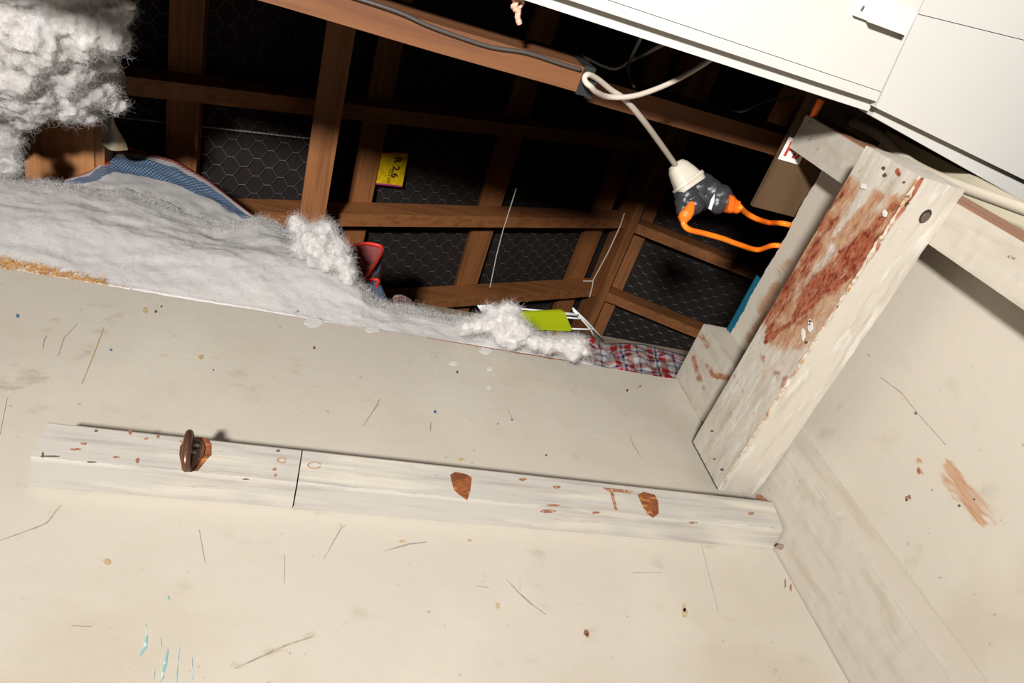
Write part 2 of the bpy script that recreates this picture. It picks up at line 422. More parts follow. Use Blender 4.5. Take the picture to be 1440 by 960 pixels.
# right wall sheet, ragged top edge
def ragr(p):
    p = np.array(p, float)
    if p[2] > Z0 + .98: p[2] += .004 * fr((p[1], 1, 0), 22, 9) + .002 * nz((p[1], 0, 0), 120, 2) - .002
    return p
wr = grid_box((XR, .13, 0), (XR + .012, D + .02, Z0 + .984), (1, 120, 220), ragr).build('wall_right', cream, weld=True)
tag(wr, 'cream painted side wall sheet with a brown brush streak', None, kind='structure')
setattr_v(wr, 'stain', stain_fn([((1335, 655), (1372, 720), 9, .75), ((1345, 668), (1383, 738), 3.5, .9), ((1325, 668), (1340, 700), 4, .6), ((1372, 690), (1400, 735), 6, .5), ((1291, 640), (1294, 664), 3, .8),
                                 ((1092, 402), (1070, 435), 6, .75), ((1076, 446), (1056, 476), 7, .7), ((1106, 372), (1096, 382), 9, .45), ((1112, 365), (1100, 377), 6, .5)]))
setattr_v(wr, 'smudge', stain_fn([((1240, 680), (1440, 900), 12, .25), ((1330, 560), (1440, 640), 20, .28), ((1400, 800), (1430, 840), 18, .3), ((1250, 540), (1290, 580), 3, .4)]))
mb = MB()
for (x, y, rx, ry) in ((1277, 700, 5, 3), (1292, 662, 2.5, 5)):
    flat_patch(mb, blob_poly(x, y, rx, ry, 9), 0, XR, -1)
child(mb, 'brown_scuff', mark_brown, wr)
mb = MB()
for (x, y, r) in ((1349, 711, 2), (1288, 581, 2), (1275, 703, 2), (1279, 697, 1.6), (1370, 702, 1.6), (1311, 689, 1)):
    flat_patch(mb, blob_poly(x, y, r, r, 8), 0, XR, -1)
child(mb, 'dark_speck', mark_black, wr)
mb = MB()
for pts in ([(1238, 530), (1268, 552), (1290, 580)], [(1290, 580), (1330, 625)]):
    stroke(mb, pts, 1.8, 0, XR, -1)
child(mb, 'grey_scratch', mark_grey, wr)

fl = MB(); fl.box((-1.6, -1.6, -.05), (1.6, 1.6, 0)); tag(fl.build('floor', concrete), kind='structure')

for nm, a_, b_ in (('bounce_wall_left', (-1.30, -1.30, 0), (-1.28, D + .014, Z0 + .80)), ('bounce_wall_front', (-1.28, -1.30, 0), (1.30, -1.28, Z0 + .80))):  # unseen plain walls, added to bounce fill light onto the back wall
    mb = MB(); mb.box(a_, b_); o = mb.build(nm, cream); tag(o, kind='structure')
# corner stud: cream board standing in the corner
CS = .7045
def cs_def(p):
    p = np.array(p, float)
    if p[0] < CS + .001:
        p[0] += .0006 * fr(p, 60, 4)
        if p[1] < .53: p[1] += .0012 * fr((0, 0, p[2]), 40, 1)
    if p[2] > Z0 + .995: p[2] += .001 * nz(p, 90)
    return p
cs = grid_box((CS, .5225, 0), (XR - .0008, D + .012, Z0 + 1.0), (3, 24, 260), cs_def).build('trim_1', stud_paint, weld=True)
tag(cs, 'cream corner stud where the two walls meet', None, kind='structure')
setattr_v(cs, 'stain', stain_fn([((985, 472), (996, 488), 4, .6), ((975, 503), (984, 534), 4, .65), ((994, 514), (1004, 528), 4, .6), ((1004, 528), (1023, 530), 4.5, .75), ((990, 545), (992, 553), 4, .5), ((1066, 698), (1085, 712), 4, .9)]))
mb = MB()     # bumpy paint line down the near edge of the stud
mb.tube([np.array([CS + .0003 + .0003 * nz((0, 0, z), 30), .5232 + .0012 * fr((0, 0, z), 40, 1), z]) for z in np.linspace(Z0 + .2, Z0 + .655, 90)], [.0006 + .0007 * max(0, nz((0, 0, i), .31)) for i in range(90)], 6)
child(mb, 'paint_bead', stud_paint, cs, smooth=True)

# ------------------------------------------------------------------ setting: white ceiling panels overhead
HC = .80
ce = empty('ceiling', (.2, -.3, Z0 + HC)); tag(ce, kind='structure')
def pz(x, y, h=HC): return on(x, y, 2, h)
yE = pz(1000, 66)[1]                       # panel edge
yS = pz(1000, 85)[1]                       # strip edge
seamA = pz(1232, 145); seamB = pz(1290, 20)
dirAB = (seamB - seamA) / np.linalg.norm(seamB - seamA)
back = seamB + dirAB * .9
g = .0006
lipw = .0125
sx = lambda y: seamA[0] + (seamB[0] - seamA[0]) * (y - seamA[1]) / (seamB[1] - seamA[1])
mb = MB(); mb.prism([(-1.3, yE - lipw, Z0 + HC), (-1.3, -1.1, Z0 + HC), (sx(-1.1) - g, -1.1, Z0 + HC), (sx(yE - lipw) - g, yE - lipw, Z0 + HC)], (0, 0, .018))
child(mb, 'ceiling_panel', white_gloss, ce)
mb = MB(); mb.prism([(-1.3, yE, Z0 + HC), (-1.3, yE - lipw + .0007, Z0 + HC), (sx(yE - lipw) - g, yE - lipw + .0007, Z0 + HC), (sx(yE) - g, yE, Z0 + HC)], (0, 0, .018))
child(mb, 'panel_lipping', white_gloss, ce)
REC = .014
mb = MB(); a = pz(1220, 158, HC + REC); mb.prism([(-1.3, yS * (HC + REC) / HC, Z0 + HC + REC), (-1.3, yE - .02, Z0 + HC + REC), (a[0] + .002, yE - .02, Z0 + HC + REC), (a[0], yS * (HC + REC) / HC, Z0 + HC + REC)], (0, 0, .03))
child(mb, 'edge_strip', white_gloss, ce)
# right-hand panel, its edge turned a few degrees
p1 = pz(1231.2, 151); p2 = pz(1410, 238); dr = (p2 - p1) / np.linalg.norm(p2 - p1)
p3 = p1 + dr * .62
q1 = seamB + np.array([g, 0, 0]); q2 = pz(1440, 57); q3 = q1 + (q2 - q1) / np.linalg.norm(q2 - q1) * .6
mb = MB(); mb.prism([p1 + np.array([g * .5, 0, 0]), p3, q3, q1], (0, 0, .018))
child(mb, 'ceiling_panel', white_gloss, ce)
s1 = pz(1225.5, 163, HC + REC); s2 = pz(1362, 239.5, HC + REC); ds = (s2 - s1) / np.linalg.norm(s2 - s1)
s3 = s1 + ds * .62; nb = np.array([0, -.03, 0])
mb = MB(); mb.prism([s1, s3, s3 + nb, s1 + nb + np.array([.004, 0, 0])], (0, 0, .03))
child(mb, 'edge_strip', white_gloss, ce)
gy = np.array([0, -.0008, 0])
mb = MB(); mb.prism([q1 + gy, q3 + gy, q3 + np.array([0, -1, 0]), q1 + dirAB * 1.05 + gy], (0, 0, .018))
child(mb, 'ceiling_panel', white_gloss, ce)

# ------------------------------------------------------------------ roof: underlay (setting)
TAN = math.tan(math.radians(25.0)); KR = .478; ZR = 2.5; XRG = KR * ZR     # rafter-bottom plane, ridge
def roofz(x, off=0.0): return Z0 + ZR + off - TAN * abs(XRG - x)
UD, PD = .092, .045        # rafter depth, purlin depth
rf = empty('roof', (XRG, .6, Z0 + ZR)); tag(rf, kind='structure')
for sgn, xe in ((-1, -1.4), (1, 3.4)):
    mb = MB(); z_o = UD + PD + .019
    a = (XRG, -.3, roofz(XRG, z_o)); b = (xe, -.3, roofz(xe, z_o))
    mb.prism([a, b, (xe, 2.3, b[2]), (XRG, 2.3, a[2])], (0, 0, .02))
    child(mb, 'roof_underlay', underlay, rf)

def rafter(yr, yl, side, label):
    """rafter of width yl..yr running from the ridge down one side"""
    mb = MB(); xe = -1.2 if side < 0 else 3.2
    x0 = XRG + side * .018
    pts = [(x0, yl, roofz(x0)), (xe, yl, roofz(xe)), (xe, yl, roofz(xe, UD)), (x0, yl, roofz(x0, UD))]
    mb.prism(pts, (0, yr - yl, 0))
    o = mb.build('rafter', wood_x); tag(o, label, 'rafter', 'rafters under the roof')
for (k, lab) in ((.239, 'highest and dimmest brown rafter crossing behind the top of the upright runner'), (.3726, 'middle brown rafter of the left slope, brightly lit, with a saw mark'), (.508, 'lowest brown rafter of the left slope, just above the green board')):
    rafter(k * ZR, k * ZR - .043, -1, lab)
for (k, lab) in ((.375, 'upper dark rafter sloping down right from the ridge towards the stained beam'), (.512, 'lower dark rafter sloping down right from the ridge to the corner stud')):
    rafter(k * ZR, k * ZR - .043, 1, lab)

def purlin_x(k, off): return (Z0 + ZR + off - TAN * XRG - Z0) * k / (1 - TAN * k)
for k0, k1, y0, y1, lab in ((-.2355, -.194, .2, 1.7, 'leftmost purlin, left of the chicken wire, above the striped bag'),
                            (.0235, .058, .2, 1.9, 'second purlin from the left, beside the yellow label'),
                            (.223, .258, .2, 1.9, 'third purlin from the left, near the middle of the roof slope'),
                            (.410, .439, .2, 2.0, 'purlin nearest the ridge on the left slope')):
    xa, xb = purlin_x(k0, UD), purlin_x(k1, UD)
    mb = MB(); mb.prism([(xa, y0, roofz(xa, UD + .0015)), (xb, y0, roofz(xb, UD + .0015)), (xb, y0, roofz(xb, UD + PD)), (xa, y0, roofz(xa, UD + PD))], (0, y1 - y0, 0))
    tag(mb.build('purlin', wood_y), lab, 'purlin', 'purlins on the roof')
mb = MB(); mb.prism([(XRG - .018, .2, roofz(XRG, -.04)), (XRG + .018, .2, roofz(XRG, -.04)), (XRG + .018, .2, roofz(XRG, UD + .02)), (XRG - .018, .2, roofz(XRG, UD + .02))], (0, 1.9, 0))
tag(mb.build('ridge_board', wood_y), 'dark ridge board where the two sets of rafters meet', 'ridge board')
mb = MB(); xa, xb = XRG + .030, XRG + .118
mb.prism([(xa, .2, roofz(xa, UD + .0015)), (xb, .2, roofz(xb, UD + .0015)), (xb, .2, roofz(xb, UD + PD)), (xa, .2, roofz(xa, UD + PD))], (0, 1.9, 0))
tag(mb.build('purlin', wood_y), 'purlin just right of the ridge board on the far slope', 'purlin', 'purlins on the roof')
# runner along the roof under the rafters (the bright upright timber in the picture)
zr_ = roofz(-.06) - Z0
xa, xb = -.0445 * 1.76, -.0068 * 1.76
mb = MB(); zb = Z0 + 1.76
mb.prism([(xa, .15, zb), (xb, .15, zb), (xb, .15, roofz(xb)), (xa, .15, roofz(xa))], (0, 1.25, 0))
tag(mb.build('runner', wood_y), 'bright runner timber passing in front of the rafters, left of the yellow label', 'timber')

# chicken wire over the purlins
def netting(x0, x1, y0, y1, label, seed):
    rnd = random.Random(seed); mb = MB(); off = UD + PD + .009
    s = 1 / math.cos(math.radians(25)); pa, pb = .066, .027; tw = .016
    def P(a, b_):
        x = a; return np.array([x, b_ + .004 * nz((a, b_, 0), 9, seed), roofz(x, off + .003 * nz((a, b_, 1), 7, seed))])
    nb_ = int((y1 - y0) / pb); na = int((x1 - x0) / pa)
    for j in range(nb_):
        for i in range(na):
            a = x0 + i * pa + (pa / 2 if j % 2 else 0); b_ = y0 + j * pb
            l, r_ = P(a - tw / 2, b_), P(a + tw / 2, b_)
            mb.tube([l, r_], .0011, 3, caps=False)
            for sg in (-1, 1):
                e = P(a + pa / 2 * 1.0 - tw / 2 if True else a, b_ + pb)
                mb.tube([r_, P(a + pa / 2 - tw / 2, b_ + pb)], .0008, 3, caps=False) if sg > 0 else mb.tube([l, P(a - pa / 2 + tw / 2, b_ + pb)], .0008, 3, caps=False)
    o = mb.build('wire_netting', wire_mat, recalc=False); tag(o, label, 'wire netting')
    return o
nl = netting(-.62, XRG - .05, .30, 1.55, 'hexagonal chicken wire stretched over the left roof slope', 3)
netting(XRG + .13, 2.1, .55, 1.55, 'hexagonal chicken wire behind the two rafters right of the ridge', 11)
mb = MB()
for q in (0, 1):
    pts = []
    for i in range(160):
        x = 150 + (437 - 150) * i / 159; y = 163 + (195 - 163) * i / 159
        d = ray(x, y); kx = d[0] / d[2]; X = purlin_x(kx, UD + PD - .001); Zz = roofz(X, UD + PD - .001) - Z0
        p = d * (Zz / d[2]) + CAM; ph = i * .9 + q * math.pi
        pts.append(p + np.array([0, .0016 * math.cos(ph), .0016 * math.sin(ph)]))
    mb.tube(pts, .0009, 4)
child(mb, 'selvedge_wire', M('bright_wire', (.5, .48, .46, 1), .5), nl)

# strings hanging
string_mat = M('pale_string', (.42, .38, .33, 1), .8)
mb = MB(); mb.tube([at(726, 265, 2.02), at(707, 325, 2.0), at(698, 360, 1.985), at(689, 404, 1.96)], .0016, 5)
tag(mb.build('string', string_mat), 'thin pale string hanging beside the third purlin', 'string')
mb = MB(); mb.tube([at(878, 300, 2.15), at(872, 318, 2.12), at(855, 355, 2.09), at(834, 394, 2.06), at(833, 402, 2.06), at(829, 418, 2.05)], .0018, 5)
mb.tube([at(820, 395, 2.05), at(833, 395, 2.055)], .0018, 5)
tag(mb.build('string', string_mat), 'frayed pale string knotted along the ridge board', 'string')

# yellow insulation label caught in the netting
def roof_pt(x, y, off):
    d = ray(x, y); X = purlin_x(d[0] / d[2], off); return d * ((roofz(X, off) - Z0) / d[2]) + CAM
LO = UD + .01
c00, c10, c11, c01 = roof_pt(537, 215, LO), roof_pt(574, 217, LO), roof_pt(566, 261, LO), roof_pt(529, 257, LO)
nrm = np.cross(c01 - c00, c10 - c00); nrm /= np.linalg.norm(nrm)
if nrm[2] > 0: nrm = -nrm
lb = MB(); lb.prism([c00, c10, c11, c01], -nrm * .002)
lbo = lb.build('insulation_label', yellow_lbl); tag(lbo, 'crumpled yellow product label reading R 2.6 hung in the netting', 'label')
mb = MB(); mb.prism([c00 + (c01 - c00) * -.05, c10 + (c11 - c10) * -.05, c10, c00], -nrm * .002); child(mb, 'magenta_band', magenta, lbo); mb = MB(); mb.prism([c01, c11, c11 + (c11 - c10) * .055, c01 + (c01 - c00) * .055], -nrm * .002)
child(mb, 'magenta_band', magenta, lbo)
def text_part(body, size, org, xd, yd, nd, mat, name, parent, lift=.0008, bold=.0):
    cu = bpy.data.curves.new('t', 'FONT'); cu.body = body; cu.size = size; cu.extrude = .0002; cu.offset = bold
    t = bpy.data.objects.new('t', cu); COL.objects.link(t)
    dg = bpy.context.evaluated_depsgraph_get(); me = bpy.data.meshes.new_from_object(t.evaluated_get(dg))
    bpy.data.objects.remove(t); bpy.data.curves.remove(cu)
    o0 = WORLD_O[parent.name]
    xd, yd, nd = [v / np.linalg.norm(v) for v in (xd, yd, nd)]
    for v in me.vertices:
        c = np.array(v.co); v.co = org + xd * c[0] + yd * c[1] + nd * (c[2] + lift) - o0
    me.materials.clear(); me.materials.append(mat)
    o = bpy.data.objects.new(name, me); COL.objects.link(o); o.parent = parent; WORLD_O[o.name] = o0
    return o
ex = c10 - c00; ey = c01 - c00
hW = np.linalg.norm(ex); hH = np.linalg.norm(ey)
text_part('R 2.6', hW * .37, c00 + ex * .52 + ey * .10, ey, ex, nrm, black_ink, 'printed_text', lbo, bold=.0006)
text_part('LES 180', hW * .17, c00 + ex * .40 + ey * .52, ey, ex, nrm, black_ink, 'small_printed_text', lbo)

# ------------------------------------------------------------------ ceiling joists near the opening
HJ = .88; ZJ = Z0 + HJ
jb0, jb1 = .1500 * HJ, .1855 * HJ
mb = grid_box((-1.2, jb0, ZJ), (on(815, 115, 2, HJ)[0], jb1, ZJ + .095), (40, 1, 2), lambda p: p + np.array([0, .0012 * nz((p[0], 0, 0), 6), .0008 * nz((p[0], 2, 0), 9)]))
jo = mb.build('ceiling_joist', wood_j, weld=True); tag(jo, 'bright brown joist ending at the black clamp, close under the ceiling edge', 'joist', 'joists over the opening')
x0_ = on(836, 118, 2, 1.12)[0]
mb = grid_box((x0_, .160 * 1.12, Z0 + 1.12), (1.3, .194 * 1.12, Z0 + 1.12 + .095), (20, 1, 1))
tag(mb.build('ceiling_joist', wood_j, weld=True), 'dim brown joist running right from the black clamp to the cardboard carton', 'joist', 'joists over the opening')
# black tape / bracket wrapped at the joist end
mb = MB()
x1_ = on(815, 115, 2, HJ)[0]
mb.box((x1_ + .0005, jb0 - .003, ZJ + .001), (x1_ + .016, jb1 + .002, ZJ + .09))
mb.box((x1_ + .014, jb0 + .010, ZJ + .004), (x1_ + .024, jb1 + .004, ZJ + .05))
tag(mb.build('cable_clamp', M('black_clamp', (.011, .012, .013, 1), .6), ), 'black clamp wrapped on the cut end of the bright joist', 'clamp')

# cables
def spl(pts, n=10):
    P = [np.array(p, float) for p in pts]; P = [2 * P[0] - P[1]] + P + [2 * P[-1] - P[-2]]; out = []
    for i in range(1, len(P) - 2):
        for k in range(n):
            t = k / n
            out.append(.5 * ((2 * P[i]) + (-P[i - 1] + P[i + 1]) * t + (2 * P[i - 1] - 5 * P[i] + 4 * P[i + 1] - P[i + 2]) * t * t + (-P[i - 1] + 3 * P[i] - 3 * P[i + 1] + P[i + 2]) * t ** 3))
    out.append(P[-2]); return out
mb = MB(); mb.tube(spl([on(x, y, 2, HJ - .004) for x, y in ((440, -22), (503, -2), (560, 17), (600, 35), (640, 50), (690, 66), (740, 74), (790, 90), (817, 98))]), .0025, 6)
tag(mb.build('black_cable', cable_black, smooth=True), 'thin black cable running along the lower edge of the bright joist', 'cable')
mb = MB()
pc = [at(1010, 76, .93), at(985, 93, .93), at(950, 113, .925), at(915, 128, .915), at(885, 136, .905), at(855, 136, .895), at(838, 129, .87), at(831, 122, .858), at(825, 117, .855), at(822, 110, .855), at(827, 105, .856), at(840, 111, .872), at(860, 127, .90), at(880, 141, .92), at(905, 170, .97), at(930, 204, 1.05), at(950, 232, 1.13)]
mb.tube(spl(pc), [.0037 + .0009 * min(1, max(0, (k - 110) / 45)) for k in range(len(spl(pc)))], 10)
tag(mb.build('power_cable', cable_white, smooth=True), 'off white mains cable looping past the clamp down to the taped socket', 'cable')
mb = MB(); mb.tube(spl([at(812, 76, 1.3), at(825, 81, 1.3), at(850, 93, 1.31), at(868, 96, 1.3), at(888, 85, 1.28), at(905, 77, 1.15), at(925, 66, .98), on(940, 58, 2, .85), on(965, 46, 2, .85)]), .0032, 6)
tag(mb.build('grey_cable', cable_grey, smooth=True), 'dim grey cable sagging in a shallow loop behind the joist', 'cable', None)
mb = MB(); mb.tube(spl([on(930, 20, 2, .85), on(912, 38, 2, .85), at(899, 58, 1.05), at(886, 85, 1.165), at(882, 100, 1.158), at(886, 112, 1.15), on(892, 121, 2, 1.118)]), .003, 6)
tag(mb.build('grey_cable', cable_grey, smooth=True), 'short dim grey cable hanging down beside the sagging one', 'cable')
mb = MB(); mb.tube(spl([at(1135, 130, 1.3), at(1110, 137, 1.3), at(1075, 143, 1.31), at(1050, 155, 1.32), at(1030, 158, 1.34)]), .003, 6)
tag(mb.build('grey_cable', cable_grey, smooth=True), 'dim grey cable curving left behind the stud top', 'cable')
mb = MB(); mb.tube(spl([np.array(on(x, y, 0, .79)) for x, y in ((1150, 148), (1185, 165), (1215, 178), (1240, 193), (1262, 215), (1290, 235), (1340, 258), (1400, 280), (1470, 305))]), .0075, 10)
tag(mb.build('conduit_cable', M('thick_cable', (.50, .44, .36, 1), .45), smooth=True), 'thick cream cable lying between the stud and the ceiling edge', 'cable')

# ------------------------------------------------------------------ taped socket and orange cords
def loft(mb, sections, n=20):
    """sections: (centre, right, up, a, b, power)"""
    vs = []; fs = []
    for (c, r_, u_, a, b_, pw) in sections:
        for k in range(n):
            t = 2 * math.pi * k / n; ct, st = math.cos(t), math.sin(t)
            x = a * math.copysign(abs(ct) ** pw, ct); y = b_ * math.copysign(abs(st) ** pw, st)
            vs.append(np.array(c) + np.array(r_) * x + np.array(u_) * y)
    m = len(sections)
    for i in range(m - 1):
        for k in range(n): fs.append((i * n + k, i * n + (k + 1) % n, (i + 1) * n + (k + 1) % n, (i + 1) * n + k))
    fs += [tuple(range(n - 1, -1, -1)), tuple((m - 1) * n + k for k in range(n))]
    mb.add(vs, fs)
camr, camd, camf = R[:, 0], R[:, 1], R[:, 2]
SD = 1.14
so = empty('taped_socket', at(985, 265, SD)); tag(so, 'white cable socket bound to a two way adaptor with black tape', 'socket')
WORLD_O[so.name] = np.array(so.location)
axis = (at(975, 268, SD) - at(950, 232, SD)); axis /= np.linalg.norm(axis); rt = np.cross(axis, camf); rt /= np.linalg.norm(rt); up = camf
c0 = at(949, 229, SD)
pxm = SD / FPX
secs = [(c0 + axis * t * pxm, rt, up, a * pxm, b_ * pxm, p_) for t, a, b_, p_ in ((0, 5, 5, 1), (2, 11, 11, .9), (8, 15, 14, .8), (20, 18.5, 16, .7), (30, 20.5, 17, .62), (30.5, 23.5, 20, .6), (35, 23.5, 20, .6), (36, 22, 19, .6), (42, 21, 18, .6))]
mb = MB(); loft(mb, secs, 28); child(mb, 'cable_socket', socket_mat, so, smooth=False)
def blobs(spheres, voxel, amp, sc, seed, mat, name, parent=None, smooth=True, flat=None):
    bm = bmesh.new()
    for (c, r_) in spheres:
        bmesh.ops.create_icosphere(bm, subdivisions=3, radius=r_, matrix=Matrix.Translation(Vector(c)))
    me = bpy.data.meshes.new('tmp'); bm.to_mesh(me); bm.free()
    t = bpy.data.objects.new('tmp', me); COL.objects.link(t)
    md = t.modifiers.new('r', 'REMESH'); md.mode = 'VOXEL'; md.voxel_size = voxel
    dg = bpy.context.evaluated_depsgraph_get(); m2 = bpy.data.meshes.new_from_object(t.evaluated_get(dg))
    bpy.data.objects.remove(t); bpy.data.meshes.remove(me)
    co = [Vector(v.co) for v in m2.vertices]; no = [Vector(v.normal) for v in m2.vertices]
    for it in range(1): pass
    for v, c, n_ in zip(m2.vertices, co, no):
        d = 0
        for a_, s_ in zip(amp, sc):
            d += a_ * noise.turbulence(c * s_ + Vector((seed, 0, 0)), 3, False) if a_ > 0 else a_ * noise.fractal(c * s_, 1, 2, 3)
        v.co = c + n_ * d
    m2.name = name; m2.materials.clear(); m2.materials.append(mat)
    m2.polygons.foreach_set('use_smooth', [smooth] * len(m2.polygons))
    co = np.array([v.co for v in m2.vertices])
    if parent is None: o0 = np.array([(co[:, 0].min() + co[:, 0].max()) / 2, (co[:, 1].min() + co[:, 1].max()) / 2, co[:, 2].min()])
    else: o0 = WORLD_O[parent.name]
    for v in m2.vertices: v.co = Vector(v.co) - Vector(o0)
    o = bpy.data.objects.new(name, m2); COL.objects.link(o)
    if parent is None: o.location = o0
    else: o.parent = parent
    WORLD_O[o.name] = o0
    return o
def B(x, y, r_, d): return (at(x, y, d), r_ * d / FPX)
blobs([B(966, 272, 17, SD), B(985, 264, 16, SD), B(1000, 268, 16, SD), B(1014, 276, 16, SD), B(1022, 284, 14, SD), B(962, 284, 13, SD), B(985, 280, 18, SD + .01), B(975, 288, 16, SD), B(1008, 288, 13, SD), B(990, 256, 13, SD), B(1030, 288, 8, SD), B(960, 294, 10, SD)],
      .0022, (.0022, -.0007), (40, 120), 3, black_tape, 'tape_wrap', so)
mb = MB(); f0 = -camf * .028
mb.prism([at(989, 298, SD) + f0, at(993, 285, SD) + f0, at(998, 277, SD) + f0, at(997, 288, SD) + f0, at(993, 300, SD) + f0], -camf * .0012)
child(mb, 'white_tape_scrap', white_plastic, so)

def orange_cord(path, plug, r_, label):
    o = empty('extension_lead', path[0]); WORLD_O[o.name] = np.array(path[0]); tag(o, label, 'lead', 'orange leads at the taped socket')
    mb = MB(); mb.tube(spl(path, 12), r_, 12); child(mb, 'flex', orange, o, smooth=True)
    mb = MB(); loft(mb, plug, 16); child(mb, 'plug', orange_dull, o)
    return o
sheet = lambda x, y, dx=0, dz=0: on(x, y, 0, XR) + np.array([dx, 0, dz])
e1 = sheet(1104, 316, -.004, .004)
f1 = -camf * .012
p_a = [at(1037, 293, SD) + f1, at(1050, 300, 1.17), at(1065, 308, 1.19), at(1082, 313, 1.23), e1, e1 + np.array([.03, .0, -.004]), e1 + np.array([.07, .01, -.02])]
ax1 = p_a[1] - at(1018, 288, SD); ax1 /= np.linalg.norm(ax1); r1 = np.cross(ax1, camf); r1 /= np.linalg.norm(r1)
pl1 = [(at(1022, 289, SD) + f1 + ax1 * t * pxm, r1, camf, a * pxm, a * .8 * pxm, .6) for t, a in ((-4, 12), (6, 11.5), (10, 9.5), (13, 9.5), (13.5, 8), (15, 8), (15.5, 9), (20, 8.5), (21, 6), (24, 5.5))]
orange_cord(p_a, pl1, .0048, 'upper orange cord with its ribbed plug on the right of the taped socket')
e2 = sheet(1093, 347, -.004, .004)
p_b = [at(961, 308, SD - .02), at(962, 316, SD - .02), at(970, 323, SD - .015), at(990, 328, 1.15), at(1015, 335, 1.17), at(1040, 344, 1.2), at(1065, 351, 1.24), e2, e2 + np.array([.03, .0, -.004]), e2 + np.array([.07, .01, -.02])]
ax2 = at(960, 312, SD) - at(964, 292, SD); ax2 /= np.linalg.norm(ax2); r2 = np.cross(ax2, camf); r2 /= np.linalg.norm(r2)
f2 = -camf * .022
pl2 = [(at(966, 288, SD) + f2 + ax2 * t * pxm + camr * pxm * sh, r2, camf, a * pxm, b_ * pxm, .7) for t, a, b_, sh in ((0, 3, 4, 2), (6, 6, 6, 1), (14, 8.5, 8, -1), (15, 9.5, 9, -2), (22, 9, 8.5, -4), (26, 6, 6, -4), (28, 5, 5, -4))]
orange_cord(p_b, pl2, .0048, 'lower orange cord bending down from the left side of the taped socket')

# ------------------------------------------------------------------ stained beam, studs
BX0, BX1 = .632, .7; BZ0, BZ1 = Z0 + .6605, Z0 + .7685; BY0, BY1 = .1068, .6225
def bd(p):
    p = np.array(p, float); q = p.copy()
    if p[0] < BX0 + 1e-4:
        q[0] += .0006 * fr((p[0], p[1] * .45, p[2]), 60, 2) + .0002 * nz(p, 220, 4)
    if p[0] < BX0 + 1e-4 and p[2] < BZ0 + 1e-4: q[2] += .0022 * fr((0, p[1], 0), 46, 7); q[0] += .0008
    if p[2] < BZ0 + 1e-4 and p[0] > BX1 - 1e-4:
        q[2] += .0010 * fr((0, p[1], 0), 22, 5); q[0] -= .004 * max(0, (p[1] - .585) / .04) ** 2 + .0008 * fr((0, p[1], 0), 60, 2)
    return q
be = grid_box((BX0, BY0, BZ0), (BX1, BY1, BZ1), (14, 190, 40), bd).build('timber_beam', beam_paint, weld=True)
tag(be, 'white painted beam with reddish brown stains, jutting toward the camera along the right wall', 'beam')
stroke_l = [((1219, 234), (1208, 242), 5, .55), ((1190, 262), (1165, 310), 11, .6), ((1165, 310), (1122, 384), 15, .75), ((1122, 384), (1096, 430), 12, .8), ((1096, 430), (1078, 462), 10, .75),
            ((1232, 278), (1186, 328), 8, .42), ((1262, 298), (1196, 360), 15, .8), ((1215, 340), (1188, 372), 20, .95), ((1196, 360), (1144, 409), 18, .9), ((1144, 409), (1122, 447), 13, .85),
            ((1299, 254), (1281, 281), 5, 1.0), ((1281, 281), (1255, 307), 6, .9), ((1165, 426), (1140, 440), 20, .46), ((1190, 390), (1160, 410), 4, 1.1), ((1160, 410), (1122, 446), 4, 1.0), ((1122, 446), (1076, 481), 4, .9),
            ((1070, 499), (1096, 536), 5, .62), ((1096, 530), (1108, 545), 9, .62), ((1032, 527), (1062, 585), 2.5, .5), ((1040, 586), (1056, 640), 4, .5), ((1024, 580), (1038, 590), 4, .5), ((1076, 478), (1088, 470), 7, .8), ((1262, 240), (1264, 246), 3, .9),
            ((1124, 480), (1106, 520), 4, .4), ((1235, 300), (1190, 345), 10, .5), ((1100, 620), (1040, 650), 3, .3)]
_sf = stain_fn([(a, b, r_, s_ * .80) for a, b, r_, s_ in stroke_l])
_wf = stain_fn([((1190, 262), (1090, 450), 16, .75), ((1262, 298), (1100, 470), 22, .8), ((1236, 275), (1180, 340), 9, .7), ((1175, 425), (1120, 480), 16, .6), ((1110, 500), (1060, 540), 8, .35), ((1290, 260), (1240, 330), 8, .6)])
setattr_v(be, 'stain', lambda p: _sf(p) if p[0] < BX0 + .006 else 0.0)
setattr_v(be, 'wash', lambda p: _wf(p) if p[0] < BX0 + .004 else 0.0)
mb = MB()
rp = []; rr_ = []
for i in range(260):
    t = i / 259; y = BY0 + .012 + (BY1 - BY0 - .03) * t
    q = bd(np.array([BX0, y, BZ0])); rp.append(q + np.array([-.0004, 0, .001 + .0016 * nz((0, y, 0), 90)])); rr_.append(max(.0004, (.0018 + .0016 * nz((0, y, 0), 55, 3) + .0012 * nz((0, y, 0), 160, 1)) * (1.15 - .3 * t)))
mb.tube(rp, rr_, 6); child(mb, 'flaking_paint_edge', ridge_paint, be, smooth=False)
